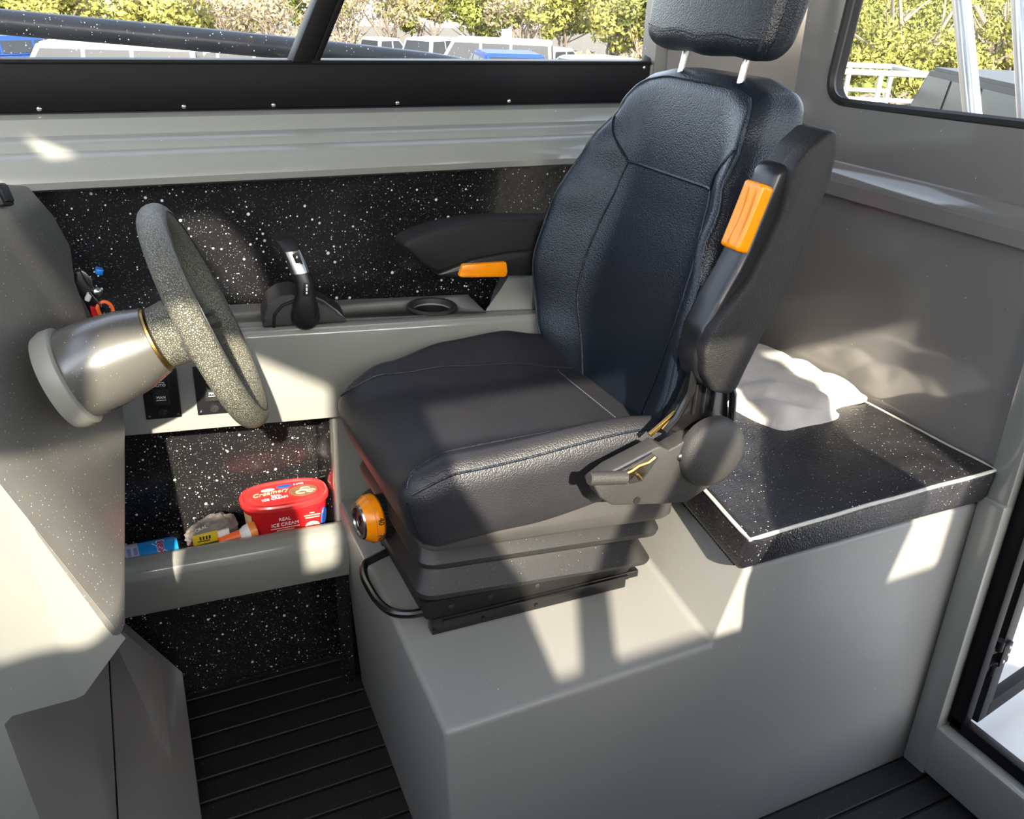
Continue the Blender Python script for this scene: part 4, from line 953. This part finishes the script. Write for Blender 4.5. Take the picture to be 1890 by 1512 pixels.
# trees
def leafmat(name, c0, c1):
    n = NT(name); oi = n.n('ShaderNodeObjectInfo'); f = n.math('FRACT', n.math('ADD', n.noise(1.1, 3).outputs[0], n.math('MULTIPLY', oi.outputs['Random'], .25)))
    n.base(n.mix(f, c0, c1)); n.set(rough=.7, spec=.12); return n.m
LM = {'green': leafmat('bush_leaves', (0.055, 0.072, 0.017), (0.165, 0.176, 0.039)), 'yellow': leafmat('yellow_green_leaves', (0.110, 0.116, 0.022), (0.231, 0.220, 0.055)), 'dry': leafmat('dry_twigs', (0.121, 0.094, 0.055), (0.248, 0.204, 0.132))}  # the yellow set is a paler yellow-green leaf colour
M_bark = plain('pale_bark', (.15, .12, .09), .85, vary=.4, sc=3)
def crown_mesh(seed, n_cl, per, R_, flat, leaf):
    rnd = random.Random(seed); vs = []; fs = []
    for c_ in range(n_cl):
        a = rnd.uniform(0, 2*PI); rr_ = R_*math.sqrt(rnd.random()); cx, cy = rr_*math.cos(a), rr_*math.sin(a)*.8; cz = rnd.uniform(-1, 1)*flat*math.sqrt(max(.1, 1-(rr_/R_)**2))
        cr = rnd.uniform(.5, 1.1)*R_*.33
        for k in range(per):
            d = V((rnd.gauss(0, 1), rnd.gauss(0, 1), rnd.gauss(0, 1))).normalized()*cr*rnd.uniform(.75, 1.05); d.z *= .8
            p = V((cx, cy, cz))+d; s = leaf*rnd.uniform(.6, 1.4)
            u = V((rnd.gauss(0, 1), rnd.gauss(0, 1), rnd.gauss(0, 1))).normalized(); v_ = u.cross(d.normalized()+V((0, 0, .4))).normalized()
            i = len(vs); vs += [p-u*s, p+v_*s*.5, p+u*s, p-v_*s*.5]; fs.append((i, i+1, i+2, i+3))
    me = bpy.data.meshes.new('crown'); me.from_pydata(vs, [], fs); return me
CN = [crown_mesh(41, 34, 260, 2.6, 1.5, .075), crown_mesh(42, 36, 250, 3.0, 1.8, .08), crown_mesh(43, 30, 270, 2.2, 1.7, .075)]
CM = [crown_mesh(11, 26, 130, 2.6, 1.5, .16), crown_mesh(12, 30, 120, 3.0, 1.8, .17), crown_mesh(13, 22, 140, 2.2, 1.7, .15)]
CD = [crown_mesh(21, 24, 60, 2.6, 1.6, .12), crown_mesh(22, 26, 55, 2.2, 1.9, .11)]
BU = [crown_mesh(31, 16, 130, 1.6, .8, .12), crown_mesh(32, 18, 120, 1.9, .9, .12)]
for lst, key in ((CM, 'green'), (CN, 'green'), (CD, 'dry'), (BU, 'green')):
    for me in lst: me.materials.append(LM[key])
def trunk_mesh(seed, h, nb):
    rnd = random.Random(seed); m = MB()
    for k in range(nb):
        a = rnd.uniform(0, 2*PI); sp2 = rnd.uniform(.5, 1.4)
        p = [V((.15*math.cos(a), .15*math.sin(a), 0))]
        for j in range(1, 5):
            f = j/4; p.append(V((math.cos(a)*sp2*f**1.2 + rnd.gauss(0, .12), math.sin(a)*sp2*f**1.2+rnd.gauss(0, .12), h*f)))
        m.tube(p, [.13, .10, .08, .06, .035], 6)
        for q in range(2):
            b0 = p[rnd.choice((2, 3))]; b1 = b0+V((rnd.gauss(0, .7), rnd.gauss(0, .7), rnd.uniform(.6, 1.4))); m.tube([b0, (b0+b1)/2+V((rnd.gauss(0, .1), 0, 0)), b1], [.05, .035, .02], 5)
    return m
TM = []
for sd, h, nb in ((1, 3.4, 4), (2, 3.0, 5), (3, 3.8, 3), (4, 3.4, 7)):
    o = trunk_mesh(sd, h, nb).build('trunk', M_bark); TM.append(o.data); bpy.data.objects.remove(o)
rnd = random.Random(5)
def tree(px, D, ci, ti, h, kind, lab, grp, s=1.0):
    p = far(px, 60, D); t = thing('bush_tree', lab, 'tree', (p.x, p.y, gz(p.y)), rnd.uniform(0, 6), grp); t.scale = (s, s, s)
    a = bpy.data.objects.new('trunk', TM[ti]); COL.objects.link(a); a.parent = t
    me = (CD if kind == 'dry' else CN if px > 1300 else CM)[ci]
    c = bpy.data.objects.new('crown', me); COL.objects.link(c); c.parent = t; c.location = (0, 0, h)
    if kind == 'yellow':
        c.material_slots[0].link = 'OBJECT'; c.material_slots[0].material = LM['yellow']
    return t
ORD = ['', 'first', 'second', 'third', 'fourth', 'fifth', 'sixth', 'seventh', 'eighth', 'ninth', 'tenth']; TC1 = {}; TC2 = {}; TC3 = {}
k = 0
for px, D, ci, ti, h, kind in sorted(((-120, 44, 0, 0, 3.2, 'yellow'), (0, 50, 1, 1, 3.6, 'green'), (110, 44, 2, 0, 3.0, 'yellow'), (215, 50, 0, 2, 3.4, 'green'), (320, 44, 1, 1, 3.0, 'yellow'), (420, 52, 2, 3, 3.4, 'dry'), (500, 46, 0, 3, 3.4, 'dry'),
     (640, 50, 1, 3, 3.8, 'dry'), (720, 54, 0, 3, 4.2, 'dry'), (800, 60, 0, 2, 5.0, 'yellow'), (880, 58, 1, 3, 4.0, 'green'), (960, 56, 2, 3, 4.2, 'dry'), (1040, 56, 0, 2, 4.0, 'yellow'), (1130, 52, 1, 1, 3.6, 'yellow'), (1200, 50, 2, 0, 3.4, 'green'),
     (590, 66, 1, 1, 4.4, 'green'), (760, 70, 1, 1, 4.4, 'green'), (1000, 68, 1, 1, 4.0, 'green'), (450, 62, 0, 0, 3.8, 'green'))):
    TC1[kind] = TC1.get(kind, 0)+1
    lab = ORD[TC1[kind]] + {'yellow': ' from the left of the yellow green trees behind the side window', 'green': ' from the left of the dark green trees behind the side window', 'dry': ' from the left of the bare branched trees behind the side window'}[kind]
    tree(px, D, ci if kind != 'dry' else ci % 2, ti, h, kind, lab, {'yellow': 'yellow green trees behind the car park', 'green': 'dark trees behind the car park', 'dry': 'bare trees behind the car park'}[kind])
for px, D, ci, ti, h, kind in sorted(((1400, 30, 0, 0, 1.8, 'green'), (1500, 27, 1, 1, 1.6, 'yellow'), (1600, 30, 2, 0, 1.9, 'green'), (1690, 26, 0, 2, 1.4, 'yellow'), (1780, 30, 1, 1, 1.7, 'green'), (1880, 27, 2, 0, 1.5, 'yellow'), (1960, 32, 0, 0, 1.8, 'green'),
     (1550, 38, 1, 1, 3.4, 'yellow'), (1650, 40, 0, 0, 3.6, 'green'), (1750, 38, 2, 1, 3.4, 'yellow'), (1860, 40, 1, 2, 3.6, 'green'))):
    TC2[kind] = TC2.get(kind, 0)+1
    lab = ORD[TC2[kind]] + {'yellow': ' from the left of the yellow green trees behind the bulkhead window', 'green': ' from the left of the darker trees behind the bulkhead window'}[kind]
    tree(px, D, ci, ti, h, kind, lab, {'yellow': 'yellow bushes behind the bulkhead window', 'green': 'dark bushes behind the bulkhead window'}[kind])
for px, py, D, dry in sorted(((620, 84, 48, 1), (680, 88, 50, 1), (770, 86, 52, 1), (860, 80, 54, 0), (1060, 92, 42, 1), (1120, 92, 40, 1), (1180, 92, 40, 1), (520, 84, 42, 1), (1560, 150, 22, 0), (1640, 165, 19, 0), (1700, 170, 18, 1), (1740, 190, 17, 1), (1830, 150, 24, 0))):
    p = far(px, py, D); me = BU[k % 2]; k += 1
    o = bpy.data.objects.new('scrub_bush', me); COL.objects.link(o); o.location = (p.x, p.y, gz(p.y)+.5); o.rotation_euler = (0, 0, k)
    if dry: o.material_slots[0].link = 'OBJECT'; o.material_slots[0].material = LM['dry']
    wk = ('side' if px < 1300 else 'bulkhead'); TC3[(dry, wk)] = TC3.get((dry, wk), 0)+1
    tag(o, ORD[TC3[(dry, wk)]] + ' from the left of the low %s scrub bushes behind the %s window' % ('dry sandy' if dry else 'green', wk), 'bush', 'dry scrub bushes' if dry else 'green scrub bushes')
